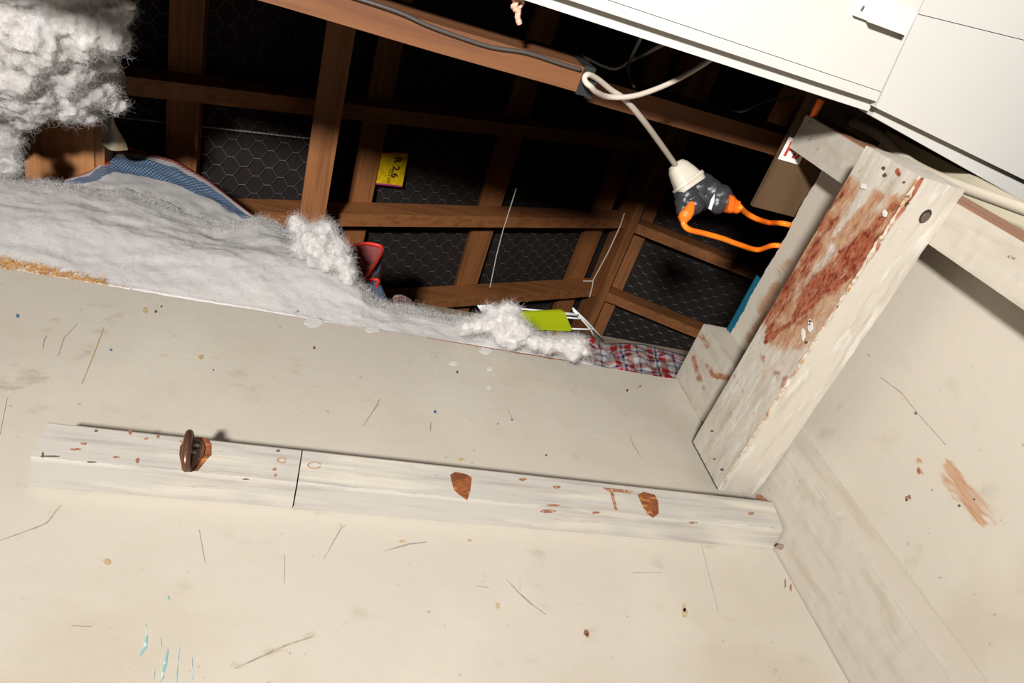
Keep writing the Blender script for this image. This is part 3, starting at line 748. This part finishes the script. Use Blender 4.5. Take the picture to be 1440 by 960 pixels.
# bolt hole in the underside
hc = on(1301, 304, 2, .6605)
mb = MB(); n = 20; ring = []; 
loft(mb, [(hc + np.array([0, 0, -.0006]), (1, 0, 0), (0, 1, 0), .0070, .0088, 1), (hc + np.array([0, 0, -.0003]), (1, 0, 0), (0, 1, 0), .0072, .009, 1)], 20)
bh = child(mb, 'bolt_hole', dark, be)
mb = MB(); loft(mb, [(hc + np.array([.0012, .0012, -.0012]), (1, 0, 0), (0, 1, 0), .0050, .0060, 1), (hc + np.array([.0012, .0012, -.0006]), (1, 0, 0), (0, 1, 0), .0056, .0066, 1)], 20)
child(mb, 'bolt_head', M('rusty_bolt', (.085, .058, .042, 1), .6), bh)
mb = MB()
for (x, y, r_) in ((1272, 256, 1.6), (1243, 236, 2.6), (1245, 246, 2.6), (1277, 286, 2.4), (1140, 452, 2), (1139, 456, 1.6), (1134, 481, 2), (1002, 606, 1.8), (1016, 660, 2), (1005, 645, 1.3)):
    flat_patch(mb, blob_poly(x, y, r_, r_, 8), 0, BX0 - .0012, -1, .0012)
child(mb, 'nail_head', M('dark_nail', (.09, .045, .035, 1), .5), be)
mb = MB()
for (x, y, rx, ry) in ((1245, 300, 4, 5), (1140, 458, 4, 10), (1215, 262, 4, 5), (1130, 470, 3, 9)):
    flat_patch(mb, blob_poly(x, y, rx, ry, 12), 0, BX0 - .0010, -1, .0010)
child(mb, 'white_filler', flake_white, be)

def sd(p):
    p = np.array(p, float); q = p.copy()
    if p[0] < .701: q[0] += .0006 * fr(p, 50, 6)
    if p[2] > Z0 + 1.01: q[2] += .002 * nz(p, 70)
    return q
st = grid_box((.7005, .1235, 0), (XR, .1785, Z0 + 1.0155), (2, 10, 260), sd).build('timber_stud', stud_paint, weld=True)
tag(st, 'cream painted upright stud whose cut top shows beyond the near end of the stained beam', 'stud')
setattr_v(st, 'stain', lambda p: 0.0)
mb = MB(); mb.box((.7012, .1222, 0), (XR - .0005, .1238, Z0 + 1.012)); child(mb, 'raw_wood_face', raw_wood, st)
mb = MB()
for (x, y, rx, ry) in ((1140, 195, 2.2, 1.6), (1422, 360, 3, 2), (1427, 363, 2, 1.4), (1138, 171, 1.2, 1.2), (1151, 209, 1.2, 1)):
    flat_patch(mb, blob_poly(x, y, rx, ry, 9), 0, .6995, -1, .001)
child(mb, 'nail_mark', mark_grey, st)

# lining behind the stud, seen through the gap under the ceiling edge
mb = MB(); mb.box((.86, .1105, Z0 + .45), (.872, .22, Z0 + 1.18)); tag(mb.build('wall_right_lining', olive_board), kind='structure')

# ------------------------------------------------------------------ rails on the back wall
YF = .612
def rail(x0, x1, name_label, bevel):
    o = empty('hook_rail', ((x0 + x1) / 2, D, Z0 + .578)); WORLD_O[o.name] = np.array(o.location)
    yt = YF + RAILK * (.6255 - .584)
    prof = [(D - .0002, .6300), (yt + .003, .6290), (yt + .0004, .6275), (yt, .6255), (YF, .5840), (YF + .0014, .5822), (YF + .004, .5812), (YF + .02, .5795), (D - .0002, .5770)]
    mb = MB(); n = 70; vs = []; fs = []; m = len(prof)
    for i in range(n + 1):
        x = x0 + (x1 - x0) * i / n
        for (y, z) in prof:
            dx = bevel * (D - y) if i == 0 else 0
            e = .0006 * fr((x, y, z), 30, 2); vs.append((x + dx, y + e * .6, Z0 + z + e * .5))
    for i in range(n):
        for k in range(m): fs.append((i * m + k, i * m + (k + 1) % m, (i + 1) * m + (k + 1) % m, (i + 1) * m + k))
    fs += [tuple(range(m)), tuple(n * m + k for k in range(m - 1, -1, -1))]
    mb.add(vs, fs); child(mb, 'board', rail_paint, o)
    i_ = 0; x = x0 + .02
    mb = MB()
    while x < x1 - .02:
        l_ = .01 + .05 * random.random()
        mb.tube([(x + l_ * k / 6, YF + .0003, Z0 + .5838 + .0004 * nz((x + k, 0, 0), 1.3)) for k in range(7)], [.0001 + .00045 * abs(nz((x * 50 + k, 3, 0), 1.1)) for k in range(7)], 4)
        mb.tube([(x + l_ * k / 6, YF - .0001 + RAILK * (.6262 - .584), Z0 + .6262 + .0004 * nz((x + k, 0, 2), 1.3)) for k in range(7)], [.0002 + .0006 * abs(nz((x * 50 + k, 7, 0), 1.1)) for k in range(7)], 4)
        x += l_ * (1.05 + .9 * random.random())
    child(mb, 'grey_scratch', mark_seam, o)
    tag(o, name_label, 'rail', 'painted rails on the back wall'); return o
xj = on(419, 672, 1, YF)[0]
ra = rail(on(36, 686, 1, D)[0], xj - .0008, 'short left hook rail, off white wood, carrying the bronze coat hook', .35)
rb = rail(xj + .0008, .7005, 'long right hook rail, off white wood, with two bare brown patches', 0)
# top line of old paint and bare patches
def rpatch(parent, name, mat, polys, yy=YF, th=.0011):
    mb = MB()
    for p_ in polys: flat_patch(mb, p_, 9, yy, -1, th)
    return child(mb, name, mat, parent)
rpatch(ra, 'bare_patch', bare_wood, [[(268, 616), (277, 615), (292, 617), (297, 625), (297, 640), (291, 646), (284, 655), (278, 662), (266, 662)]])
rpatch(rb, 'bare_patch', bare_wood, [[(633, 668), (640, 664), (655, 667), (663, 672), (661, 690), (657, 703), (652, 700), (645, 695), (638, 688)]])
rpatch(rb, 'bare_patch', bare_wood, [[(897, 696), (905, 692), (920, 696), (925, 705), (926, 722), (918, 728), (910, 722), (904, 712)]])
rpatch(rb, 'brown_scuff', mark_brown, [[(848, 686), (870, 688), (890, 691), (886, 694), (862, 691), (868, 718), (864, 716), (858, 692)], blob_poly(770, 719, 11, 2.2), blob_poly(778, 711, 9, 1.6), blob_poly(838, 721, 6, 1.2), blob_poly(783, 685, 6, 2), blob_poly(735, 674, 6, 2), blob_poly(975, 735, 6, 1.3), blob_poly(1056, 722, 5, 2)])
rpatch(ra, 'brown_scuff', mark_brown, [blob_poly(106, 632, 7, 1.2), blob_poly(163, 643, 5, 1), blob_poly(183, 608, 3, 4), blob_poly(193, 648, 2.5, 4), blob_poly(205, 617, 3, 1.4), blob_poly(257, 620, 5, 2), blob_poly(386, 660, 3, 2), blob_poly(387, 668, 2.4, 2.4), blob_poly(117, 624, 4, 1.6), blob_poly(222, 614, 2, 2)])
rpatch(ra, 'dark_speck', mark_black, [blob_poly(135, 606, 3, 1.6), blob_poly(391, 634, 3, 1.6), blob_poly(60, 640, 1.6, 4), blob_poly(72, 642, 14, .8), blob_poly(128, 650, 6, .9), blob_poly(345, 674, 5, .8)])
mb = MB()
for par, xs in ((ra, ((396, 647, 6, 3.4),)), (rb, ((442, 654, 9, 4.5),))):
    mb = MB()
    for (x, y, rx, ry) in xs:
        pts = [on(x + rx * math.cos(a), y + ry * math.sin(a), 9, YF - .0006) for a in np.linspace(.4, 6.0, 18)]
        mb.tube(pts, .0007, 5)
    child(mb, 'nail_ring', M('ring_tan', lin(150, 120, 90), .6), par)
mb = MB(); flat_patch(mb, blob_poly(1086, 688 + 0, 5, 3), 9, YF, -1, .0006); flat_patch(mb, blob_poly(1097, 769, 7, 4), 9, YF + .012, -1, .001)
child(mb, 'dark_end_smudge', M('smudge_grey', lin(128, 112, 100), .6), rb)

# bronze coat hook
hk = empty('coat_hook', on(275, 640, 9, YF)); WORLD_O[hk.name] = np.array(hk.location)
tag(hk, 'dark bronze coat hook ring on a shield plate screwed to the left rail', 'hook')
pl = [(262, 622), (268, 617), (274, 616.5), (281, 619), (286, 625), (288, 632), (286.5, 640), (282, 648), (276, 655), (270, 661), (264, 662.5), (258, 660), (254, 650), (252, 640), (253, 630), (257, 624)]
mb = MB(); flat_patch(mb, pl, 9, YF - .0011, -1, .0028); bpl = child(mb, 'back_plate', bronze, hk)
for (x, y, r_) in ((276, 625, .0052), (272, 635.5, .004)):
    mb = MB(); c = on(x, y, 9, YF - .0040); loft(mb, [(c + np.array([0, -d_, 0]), (1, 0, 0), (0, 0, 1), r_ * k_, r_ * k_, 1) for d_, k_ in ((-.0005, 1), (.0008, 1), (.0018, .75), (.0022, .3))], 14); child(mb, 'screw_head', steel, bpl, smooth=True)

mb = MB(); cR = on(262, 638, 9, YF - .017)
top = on(267, 617, 9, YF - .006); bot = on(261, 661, 9, YF - .012)
rn = []
for k in range(40):
    a = 2 * math.pi * k / 40
    c = (top + bot) / 2 + np.array([0, -.006, 0]); upv = (top - bot) / 2; 
    rn.append(c + upv * math.cos(a) + np.array([-.0012, -.0125, 0]) * math.sin(a))
mb.tube(rn, .0044, 12, closed=True); child(mb, 'ring', bronze, hk, smooth=True)

# ------------------------------------------------------------------ insulation
def strands(name, parent, ob, count, length, rad, mat, seed, keep=None, seg=5, curl=1.0, up=.0):
    """loose curled fibres growing from a mesh, joined as one fuzz part"""
    rnd = random.Random(seed); me = ob.data; o0 = WORLD_O[ob.name]
    me.calc_loop_triangles()
    V = np.array([v.co for v in me.vertices]) + o0
    T = np.array([t.vertices for t in me.loop_triangles])
    ar = np.linalg.norm(np.cross(V[T[:, 1]] - V[T[:, 0]], V[T[:, 2]] - V[T[:, 0]]), axis=1)
    cen = V[T].mean(axis=1)
    if keep is not None: ar = ar * np.array([keep(c) for c in cen])
    rs = np.random.RandomState(seed); idx = rs.choice(len(T), count, p=ar / ar.sum())
    mb = MB(); vs = []; fs = []
    for q in idx:
        a, b_, c = V[T[q]]; u, v_ = rs.rand(2)
        if u + v_ > 1: u, v_ = 1 - u, 1 - v_
        p = a + (b_ - a) * u + (c - a) * v_
        n_ = np.cross(b_ - a, c - a); n_ /= np.linalg.norm(n_) + 1e-12
        d = n_ * rs.uniform(.15, .7) + rs.randn(3) * .55; d[2] += up; d /= np.linalg.norm(d)
        L_ = length * rs.uniform(.4, 1.5) / seg; k_ = rs.randn(3) * .55 * curl
        bb = len(vs)
        for i in range(seg + 1):
            t1 = np.cross(d, k_ + 1e-3); t1 /= np.linalg.norm(t1) + 1e-9; t2 = np.cross(d, t1); rr = rad * (1 - .6 * i / seg)
            for a_ in (0, 2.094, 4.189): vs.append(p + rr * (math.cos(a_) * t1 + math.sin(a_) * t2))
            p = p + d * L_; d = d + np.cross(k_, d) * .8 + rs.randn(3) * .22; d /= np.linalg.norm(d)
        for i in range(seg):
            for k in range(3): fs.append((bb + i * 3 + k, bb + i * 3 + (k + 1) % 3, bb + i * 3 + 3 + (k + 1) % 3, bb + i * 3 + 3 + k))
    mb.v = vs; mb.f = fs; mb.mi = [0] * len(fs)
    o = child(mb, name, mat, parent, recalc=False); o['kind'] = 'stuff'
    return o

crest = [(-140, 225), (-60, 240), (0, 246), (60, 252), (112, 258), (150, 264), (175, 260), (205, 272), (240, 284), (262, 298), (300, 314), (340, 312), (362, 302), (385, 308), (405, 322), (430, 330), (455, 330), (480, 350), (497, 386), (512, 406), (530, 420), (555, 430), (585, 432), (610, 440), (640, 446), (665, 449), (690, 442), (720, 440), (740, 462), (765, 470), (795, 472), (815, 474), (826, 490), (832, 505)]
cx_ = np.array([c[0] for c in crest], float); cy_ = np.array([c[1] for c in crest], float)
mb = MB(); NS, NT = 420, 60; vs = []; fs = []
NBK = 14
for i in range(NS + 1):
    x = -140 + (832 + 140) * i / NS; yc = np.interp(x, cx_, cy_); yb = 375.5 + .1638 * x
    yc = min(yc, yb - 1.5)
    Bp = on(x, yb + .5, 1, D + .002); Cp = on(x, yc, 1, .690)
    for j in range(NT + 1 + NBK):
        if j <= NT:
            t = j / NT
            p = Bp + (Cp - Bp) * t + np.array([0, -.022, -.003]) * math.sin(math.pi * t) ** .8 * min(1, (yb - yc) / 60)
        else:
            t = (j - NT) / NBK; p = np.array([Cp[0], .690 + .010 * math.sin(t * 1.57), Cp[2] + (Z0 + .985 - Cp[2]) * t])
        k = min(1, (yb - yc) / 40) * (1 if j <= NT else .6)
        e = (math.sin(math.pi * min(1, j / NT)) * .5 + .5 if j <= NT else .8)
        q = p.copy()
        if 0 < j:
            dd = (.010 * fr((p[0] * .6, p[1], p[2]), 8, 1) + .0020 * fr(p, 26, 3) + .0010 * noise.turbulence(Vector(p) * 60, 3, False) - .003) * k * (.25 + .75 * e)
            q += np.array([0, -.95, .15]) * dd
            if j <= NT and q[1] > .653: pass
        vs.append(q)
W_ = NT + 1 + NBK
for i in range(NS):
    for j in range(W_ - 1): fs.append((i * W_ + j, i * W_ + j + 1, (i + 1) * W_ + j + 1, (i + 1) * W_ + j))
fs.append(tuple(range(W_))); fs.append(tuple(NS * W_ + j for j in range(W_ - 1, -1, -1)))
for i in range(NS): fs.append((i * W_ + W_ - 1, i * W_, (i + 1) * W_, (i + 1) * W_ + W_ - 1))
mb.add(vs, fs)
pile = mb.build('insulation_batt', wool, smooth=True)
tag(pile, 'long heap of white wool insulation lying along the top of the cream wall', 'insulation')
def cresty(c):
    x, y = px(c); return 1.0 if (abs(y - np.interp(x, cx_, cy_)) < 16 and c[1] < .70) else .06 if c[1] < .688 else 0
strands('loose_fibre', pile, pile, 16000, .014, .00014, fibre, 5, cresty)
# tan fibres along the wall top on the left
strands('tan_fibre', pile, pile, 4200, .011, .00034, fibre_tan, 8, lambda c: 1.0 if (px(c)[0] < 150 and px(c)[1] > 375.5 + .1638 * px(c)[0] - 13 + .05 * px(c)[0] and c[1] < .67) else 0)

TD = 1.26
t1 = blobs([B(448, 345, 27, TD), B(420, 318, 11, TD), B(432, 330, 15, TD), B(458, 330, 18, TD), B(446, 366, 14, TD), B(472, 350, 16, TD), B(462, 368, 16, TD), B(482, 372, 14, TD), B(417, 310, 7, TD), B(430, 350, 16, TD), B(490, 388, 12, TD), B(475, 338, 9, TD)], .0035, (.004, -.006), (30, 55), 4, wool, 'insulation_tuft')
tag(t1, 'curled tuft of white insulation sticking up at the middle of the heap', 'insulation', 'insulation tufts')
strands('loose_fibre', t1, t1, 6000, .016, .00013, fibre, 15)
TD2 = 1.21
t2 = blobs([B(708, 448, 20, TD2), B(698, 438, 11, TD2), B(716, 437, 12, TD2), B(690, 455, 14, TD2), B(724, 455, 14, TD2), B(733, 470, 14, TD2), B(672, 458, 12, TD2), B(708, 468, 18, TD2), B(690, 432, 6, TD2), B(655, 462, 12, TD2), B(722, 476, 14, TD2)], .0033, (.0035, -.006), (30, 55), 9, wool, 'insulation_tuft')
tag(t2, 'round tuft of white insulation next to the green board', 'insulation', 'insulation tufts')
strands('loose_fibre', t2, t2, 4400, .014, .00013, fibre, 17)
TD3 = 1.185
t3 = blobs([B(812, 486, 11, TD3), B(800, 490, 11, TD3), B(788, 484, 10, TD3), B(770, 484, 11, TD3), B(806, 498, 9, TD3), B(820, 480, 8, TD3), B(823, 492, 7, TD3), B(752, 482, 11, TD3)], .003, (.003, -.005), (34, 60), 13, wool, 'insulation_tuft')
tag(t3, 'low tuft of white insulation at the right end, against the plaid bag', 'insulation', 'insulation tufts')
strands('loose_fibre', t3, t3, 3000, .012, .00013, fibre, 19)

CZ = 1.27
def C(x, y, r_, z=None):
    if z is None: z = 1.25 + .12 * max(0, min(1, y / 165)); y = y - 10 * max(0, min(1, (y - 60) / 80))
    p = on(x, y, 2, z); dep = z / ray(x, y)[2]; return (p, r_ * dep / FPX)
cl = blobs([C(40, 20, 75), C(110, 20, 55), C(0, 70, 70), C(90, 75, 55), C(145, 50, 28), C(35, 115, 55), C(118, 118, 34), C(95, 146, 32), C(-30, 120, 55), C(20, 160, 30), C(2, 172, 26), C(60, 150, 24), C(-60, 20, 80), C(40, -70, 90), C(120, -50, 50), C(150, 15, 26), C(168, 18, 14), C(164, 62, 14), C(140, 85, 22), C(142, 130, 18), C(135, 148, 15), C(118, 165, 14), C(88, 172, 13), C(150, 151, 9), C(162, 157, 6), C(176, 66, 7), C(178, 8, 8), C(170, 159, 4), C(158, 92, 10)],
           .0045, (.010, -.012, -.006), (14, 26, 60), 21, wool, 'insulation_clump')
tag(cl, 'big ragged clump of white insulation hanging at the upper left corner', 'insulation')
strands('loose_fibre', cl, cl, 26000, .020, .00013, fibre, 31, None, 6, 1.5)
c4 = blobs([C(4, 198, 13, 1.33), C(10, 212, 11, 1.33), C(14, 226, 11, 1.33), C(8, 238, 10, 1.33), C(-6, 228, 14, 1.33), C(22, 200, 6, 1.33), C(20, 236, 7, 1.33)], .004, (.006, -.006), (30, 70), 27, wool, 'insulation_tuft')
tag(c4, 'small torn tuft of insulation dangling below the hanging clump at the left edge', 'insulation', 'insulation tufts')
strands('loose_fibre', c4, c4, 3500, .018, .00014, fibre, 33)

# ------------------------------------------------------------------ things lying in the roof space
af = MB(); af.box((-1.2, D + .016, Z0 + .955), (.70, 1.6, Z0 + .975)); tag(af.build('floor_2', M('attic_board', (.12, .09, .06, 1), .8)), kind='structure')
# timber block, board, film upper left
ZB = 1.57
mb = MB(); xa = -.4135 * ZB; xb = -.326 * ZB; mb.prism([(xa, .5, Z0 + ZB), (xb, .5, Z0 + ZB), (xb, .5, Z0 + ZB + .06), (xa, .5, Z0 + ZB + .06)], (0, .30, 0))
xc = -.314 * ZB
bo = mb.build('timber_block', wood_block); tag(bo, 'short warm brown timber under the hanging insulation clump', 'timber')
mb = MB(); mb.prism([(xb + .001, .5, Z0 + ZB + .004), (xc, .5, Z0 + ZB + .006), (xc, .5, Z0 + ZB + .06), (xb + .001, .5, Z0 + ZB + .06)], (0, .30, 0))
child(mb, 'side_strip', wood('strip_timber', 1, (.30, .14, .055, 1), (.2, .08, .03, 1)), bo)
mb = MB(); mb.prism([on(x, y, 2, 1.47) for x, y in ((-60, 120), (64, 130), (64, 166), (0, 214), (-60, 262))], (0, 0, .022))
tag(mb.build('offcut_board', wood('offcut_wood', 0, (.48, .22, .085, 1), (.34, .14, .05, 1))), 'sawn brown offcut with a slanting edge behind the clump at the left edge', 'board')
mb = MB(); vs = []; fs = []
nn = 40
for i in range(nn + 1):
    y_ = .36 + (.655 - .36) * i / nn
    for j in range(7):
        t = j / 6; X = (-.318 + .026 * t + .007 * math.sin(i * .33 + 1) * t) * 1.53
        vs.append((X, y_, Z0 + 1.53 + .012 * math.sin(t * 5 + i * .21) + .004 * nz((i, j, 0), .3)))
for i in range(nn):
    for j in range(6): fs.append((i * 7 + j, i * 7 + j + 1, (i + 1) * 7 + j + 1, (i + 1) * 7 + j))
mb.add(vs, fs); mb.add([(v[0], v[1], v[2] + .0025) for v in vs], [tuple(reversed(f)) for f in fs])
tag(mb.build('plastic_film', poly, smooth=True, recalc=False), 'wrinkled grey plastic film hanging beside the brown timber block', 'film')

# striped laundry bag
def sheet_bag(name, T, yT, Bt, yB, mat, thick, nv=26, wr=.004, seed=1, floor_z=.975, extend=True, umul=1.0):
    nu = 60
    tx = np.array([t[0] for t in T], float); ty = np.array([t[1] for t in T], float)
    bx = np.array([t[0] for t in Bt], float); by = np.array([t[1] for t in Bt], float)
    st_ = np.linspace(0, 1, len(T)); sb_ = np.linspace(0, 1, len(Bt))
    rows = []
    for i in range(nu + 1):
        s = i / nu
        tp = on(np.interp(s, st_, tx), np.interp(s, st_, ty), 1, yT); bp = on(np.interp(s, sb_, bx), np.interp(s, sb_, by), 1, yB)
        row = []
        for j in range(nv + 1):
            t = j / nv; p = tp + (bp - tp) * t
            q = p + np.array([0, -1, .3]) * wr * (fr((p[0], p[1], p[2]), 24, seed) + .5 * fr(p, 60, seed + 2)) * min(1, t * 5)
            row.append((q, (s * umul, t)))
        if extend:
            for k in range(1, 7):
                row.append((np.array([bp[0], yB, bp[2] + (Z0 + floor_z - bp[2]) * k / 6]), (s * umul, 1.0)))
        bk = [(np.array([tp[0], yT + thick * .5, tp[2] + .004]), (s * umul, 0)), (np.array([tp[0], yT + thick, tp[2] - .03]), (s * umul, 0)), (np.array([tp[0], yT + thick, (row[-1][0][2] if extend else bp[2])]), (s * umul, 0))]
        rows.append(list(reversed(bk)) + row)
    m = len(rows[0]); mb = MB(); mb.add([p for r_ in rows for p, _ in r_], [(i * m + j, i * m + (j + 1) % m, (i + 1) * m + (j + 1) % m, (i + 1) * m + j) for i in range(nu) for j in range(m)] + [tuple(range(m)), tuple(nu * m + j for j in range(m - 1, -1, -1))])
    uvs = [uv for r_ in rows for _, uv in r_]
    o = mb.build(name, mat, smooth=True)
    ul = o.data.uv_layers.new(name='UVMap')
    for lp in o.data.loops: ul.data[lp.index].uv = uvs[lp.vertex_index]
    return o
b1 = sheet_bag('laundry_bag', [(92, 252), (128, 240), (160, 206), (200, 211), (245, 224), (290, 250), (330, 282), (366, 310)], .722, [(84, 268), (120, 285), (160, 300), (210, 305), (250, 315), (300, 325), (335, 330), (372, 335)], .703, bag_stripe, .12)
tag(b1, 'blue and white striped woven plastic bag with red corner behind the insulation', 'bag')
mb = MB(); mb.tube(spl([on(x, y, 1, .719) for x, y in ((150, 232), (155, 222), (159, 208), (165, 206), (185, 209))], 6), .0026, 6); child(mb, 'red_piping', piping, b1, smooth=True)

# red and blue bag in the middle: two folded corners
b2 = sheet_bag('laundry_bag', [(470, 346), (480, 343), (500, 345), (518, 343), (530, 345), (540, 348)], .735, [(480, 378), (488, 384), (495, 390), (503, 391), (512, 390), (522, 379)], .715, bag_red, .05, nv=16, wr=.002, extend=False)
tag(b2, 'red woven plastic bag corner with bright red piping in the middle of the heap', 'bag')
mb = MB(); mb.tube(spl([on(x, y, 1, yy) for x, y, yy in ((474, 345, .733), (500, 344, .732), (518, 342, .732), (538, 348, .731), (532, 364, .722), (521, 380, .712), (512, 391, .711), (500, 391, .711))], 8), .0036, 6); child(mb, 'red_piping', piping, b2, smooth=True)
mb = MB(); mb.prism([on(x, y, 1, .736) for x, y in ((536, 353), (536, 368), (532, 384), (520, 391), (512, 391), (524, 378))], (0, .03, 0)); child(mb, 'blue_side', M('blue_bag_side', (.05, .13, .26, 1), .4), b2)
b3 = sheet_bag('laundry_bag', [(496, 393), (510, 392), (524, 391), (531, 392), (538, 404), (546, 424)], .728, [(498, 430), (510, 432), (520, 434), (530, 436), (538, 438), (548, 440)], .706, bag_blue, .05, nv=16, wr=.002)
tag(b3, 'blue woven plastic bag corner edged in red just below the red one', 'bag')
mb = MB(); mb.tube(spl([on(x, y, 1, .722) for x, y in ((505, 394), (520, 393), (532, 394), (530, 402), (526, 411))], 8), .0034, 6); child(mb, 'red_piping', piping, b3, smooth=True)
b4 = sheet_bag('plaid_bag', [(545, 424), (556, 414), (565, 413), (575, 418), (585, 428), (594, 438)], .79, [(545, 440), (556, 441), (565, 442), (575, 443), (585, 444), (596, 446)], .75, plaid, .06, nv=14, wr=.003)
tag(b4, 'small peak of a plaid bag right of the red piped corners', 'bag', 'plaid bags')
b5 = sheet_bag('plaid_bag', [(738, 464), (770, 464), (806, 466), (830, 470), (850, 483), (880, 482), (905, 484), (930, 490), (965, 500)], .80, [(738, 510), (780, 514), (820, 518), (860, 522), (900, 526), (930, 532), (975, 540)], .70, plaid, .12, nv=30, wr=.009, seed=5)
tag(b5, 'crumpled red, white and navy plaid woven bag between heap and corner stud', 'bag', 'plaid bags')

# green board and wire rack on the plaid bag
ZG = 1.435
mb = MB(); mb.prism([on(x, y, 2, ZG) for x, y in ((727, 440), (789, 437), (794, 439), (804, 462), (803, 465), (741, 466), (737, 464))], (0, 0, .008))
tag(mb.build('cutting_board', lime), 'lime green plastic board lying under the wire rack', 'board')
rk = empty('wire_rack', on(760, 450, 2, ZG + .014)); WORLD_O[rk.name] = np.array(rk.location)
tag(rk, 'white coated wire rack sticking out behind the green board', 'rack')
def wire(pts, r_=.0026, nm='wire', par=rk):
    mb = MB(); mb.tube([on(x, y, 2, ZG + .016) for x, y in pts], r_, 6); return child(mb, nm, rack_white, par, smooth=True)
wire([(676, 430), (720, 433), (775, 438), (814, 442)], .0028, 'rim'); wire([(805, 433), (825, 452), (848, 476)], .0028, 'rim'); wire([(806, 436), (816, 447), (830, 462), (836, 474)], .0026, 'rim')
wire([(790, 441), (815, 443)]); wire([(796, 446), (817, 448)]); wire([(800, 462), (834, 463)]); wire([(672, 429), (680, 441)]); wire([(675, 429), (684, 441)]); wire([(679, 429), (688, 441)])

# weathered plank along the far side
mb = MB(); a = on(560, 424, 1, .93); b_ = on(1010, 500, 1, .93); zz = a[2]
mb.box((a[0] - .2, .93, zz - .03), (b_[0] + .25, .975, zz + .012)); tag(mb.build('grey_plank', wood_grey), 'weathered grey plank lying behind the plaid bag', 'plank')

# cardboard box on the stud top
ZC = 1.0195
k1 = on(1058, 290, 2, ZC); k2 = on(1160, 118, 2, ZC)
cb = MB(); cb.box((k1[0], .02, Z0 + ZC), (k1[0] + .24, k1[1], Z0 + ZC + .009)); cbo = cb.build('cardboard_carton', cardboard); tag(cbo, 'flattened brown cardboard carton with a red lettered label lying on the stud', 'carton')
xl = k1[0] + .001; ya = on(1112, 193, 2, ZC)[1]; yb_ = on(1090, 222, 2, ZC)[1]
mb = MB(); mb.box((xl, ya, Z0 + ZC - .0008), (xl + .042, yb_, Z0 + ZC - .0001)); plb = child(mb, 'paper_label', paper_white, cbo)
text_part('HA', .034, np.array([xl + .004, yb_ - .0085, Z0 + ZC - .001]), np.array([1., 0, 0]), np.array([0, -1., 0]), np.array([0, 0, -1.]), red_ink, 'red_lettering', plb, bold=.0008)
# second timber behind box
mb = MB(); mb.box((.665 * 1.22, .02, Z0 + 1.22), (.695 * 1.22, .24, Z0 + 1.29)); tag(mb.build('timber_offcut', wood_y), 'dim brown timber offcut behind the cardboard carton, below the ceiling edge', 'timber')
mb = MB(); mb.tube(spl([on(1155, 140, 2, 1.0), on(1150, 150, 2, 1.0), on(1144, 162, 2, 1.005), on(1141, 172, 2, 1.01)]), .006, 8); tag(mb.build('extension_lead', orange, smooth=True), 'short orange lead end poking up behind the stud top', 'lead')

# teal tub on the wall sheet
mb = MB(); ta = on(1063, 388, 2, .994); tb = on(1021, 464, 2, .994)
mb = MB(); mb.box((XR - .001, ta[1], Z0 + .987), (XR + .16, tb[1], Z0 + .993))
to = mb.build('storage_lid', teal); tag(to, 'edge of a teal plastic lid lying on the right wall sheet', 'lid')
mb = MB(); mb.box((XR - .003, ta[1] - .002, Z0 + .990), (XR - .0005, tb[1] + .001, Z0 + .995)); child(mb, 'rim', teal, to)

# magnetic catch on the ceiling panel
mc = empty('cupboard_catch', pz(1245, 20)); WORLD_O[mc.name] = np.array(mc.location); tag(mc, 'white plastic cupboard catch with one screw on the ceiling panel', 'catch')
HB = HC - .014
p_r = pz(1289, 14, HB); p_b = pz(1273, 50, HB); p_l = pz(1226, 32, HB)
mb = MB(); y0_ = pz(1289, 14, HB)[1]; y1_ = p_b[1]
mb.box((p_l[0], y0_ + .002, Z0 + HB), (p_b[0], y1_, Z0 + HC)); child(mb, 'body', white_plastic, mc)
fa = pz(1199, 25, HC - .004)
mb = MB(); mb.box((fa[0], y0_ + .0, Z0 + HC - .006), (p_l[0], y1_ - .001, Z0 + HC)); flg = child(mb, 'flange', white_plastic, mc)
sc_ = pz(1213, 12, HC - .006); mb = MB(); loft(mb, [(sc_ + np.array([0, 0, -.001]), (1, 0, 0), (0, 1, 0), .0012, .0028, 1), (sc_, (1, 0, 0), (0, 1, 0), .002, .0036, 1)], 12); child(mb, 'screw_head', steel, flg)

# torn pink strip hanging from the ceiling edge
mb = MB()
hp = [(722, -6), (726, 3), (723, 10), (729, 16), (728, 24), (731, 34)]
tp = [on(x, y, 2, .83) for x, y in hp]
mb.tube(spl(tp, 5), [.003 + .0028 * abs(nz((i, 0, 0), .37)) for i in range(26)][:len(spl(tp, 5))], 6)
mb.tube(spl([on(x, y, 2, .832) for x, y in ((728, -3), (735, 2), (733, 8), (729, 12))], 5), .0022, 5)
tag(mb.build('torn_strip', peel, smooth=False), 'torn pink paper strip hanging from the ceiling edge', 'strip')

SMALL = ('scuff', 'speck', 'chip', 'scratch', 'drip', 'filler', 'nail_head', 'nail_mark', 'smudge', 'flaking', 'wire_netting', 'selvedge')
for o in list(bpy.data.objects):
    if o.parent is not None and any(k in o.name for k in SMALL): o['kind'] = 'stuff'
for o in list(bpy.data.objects):
    if o.name.startswith('tmp'): bpy.data.objects.remove(o)
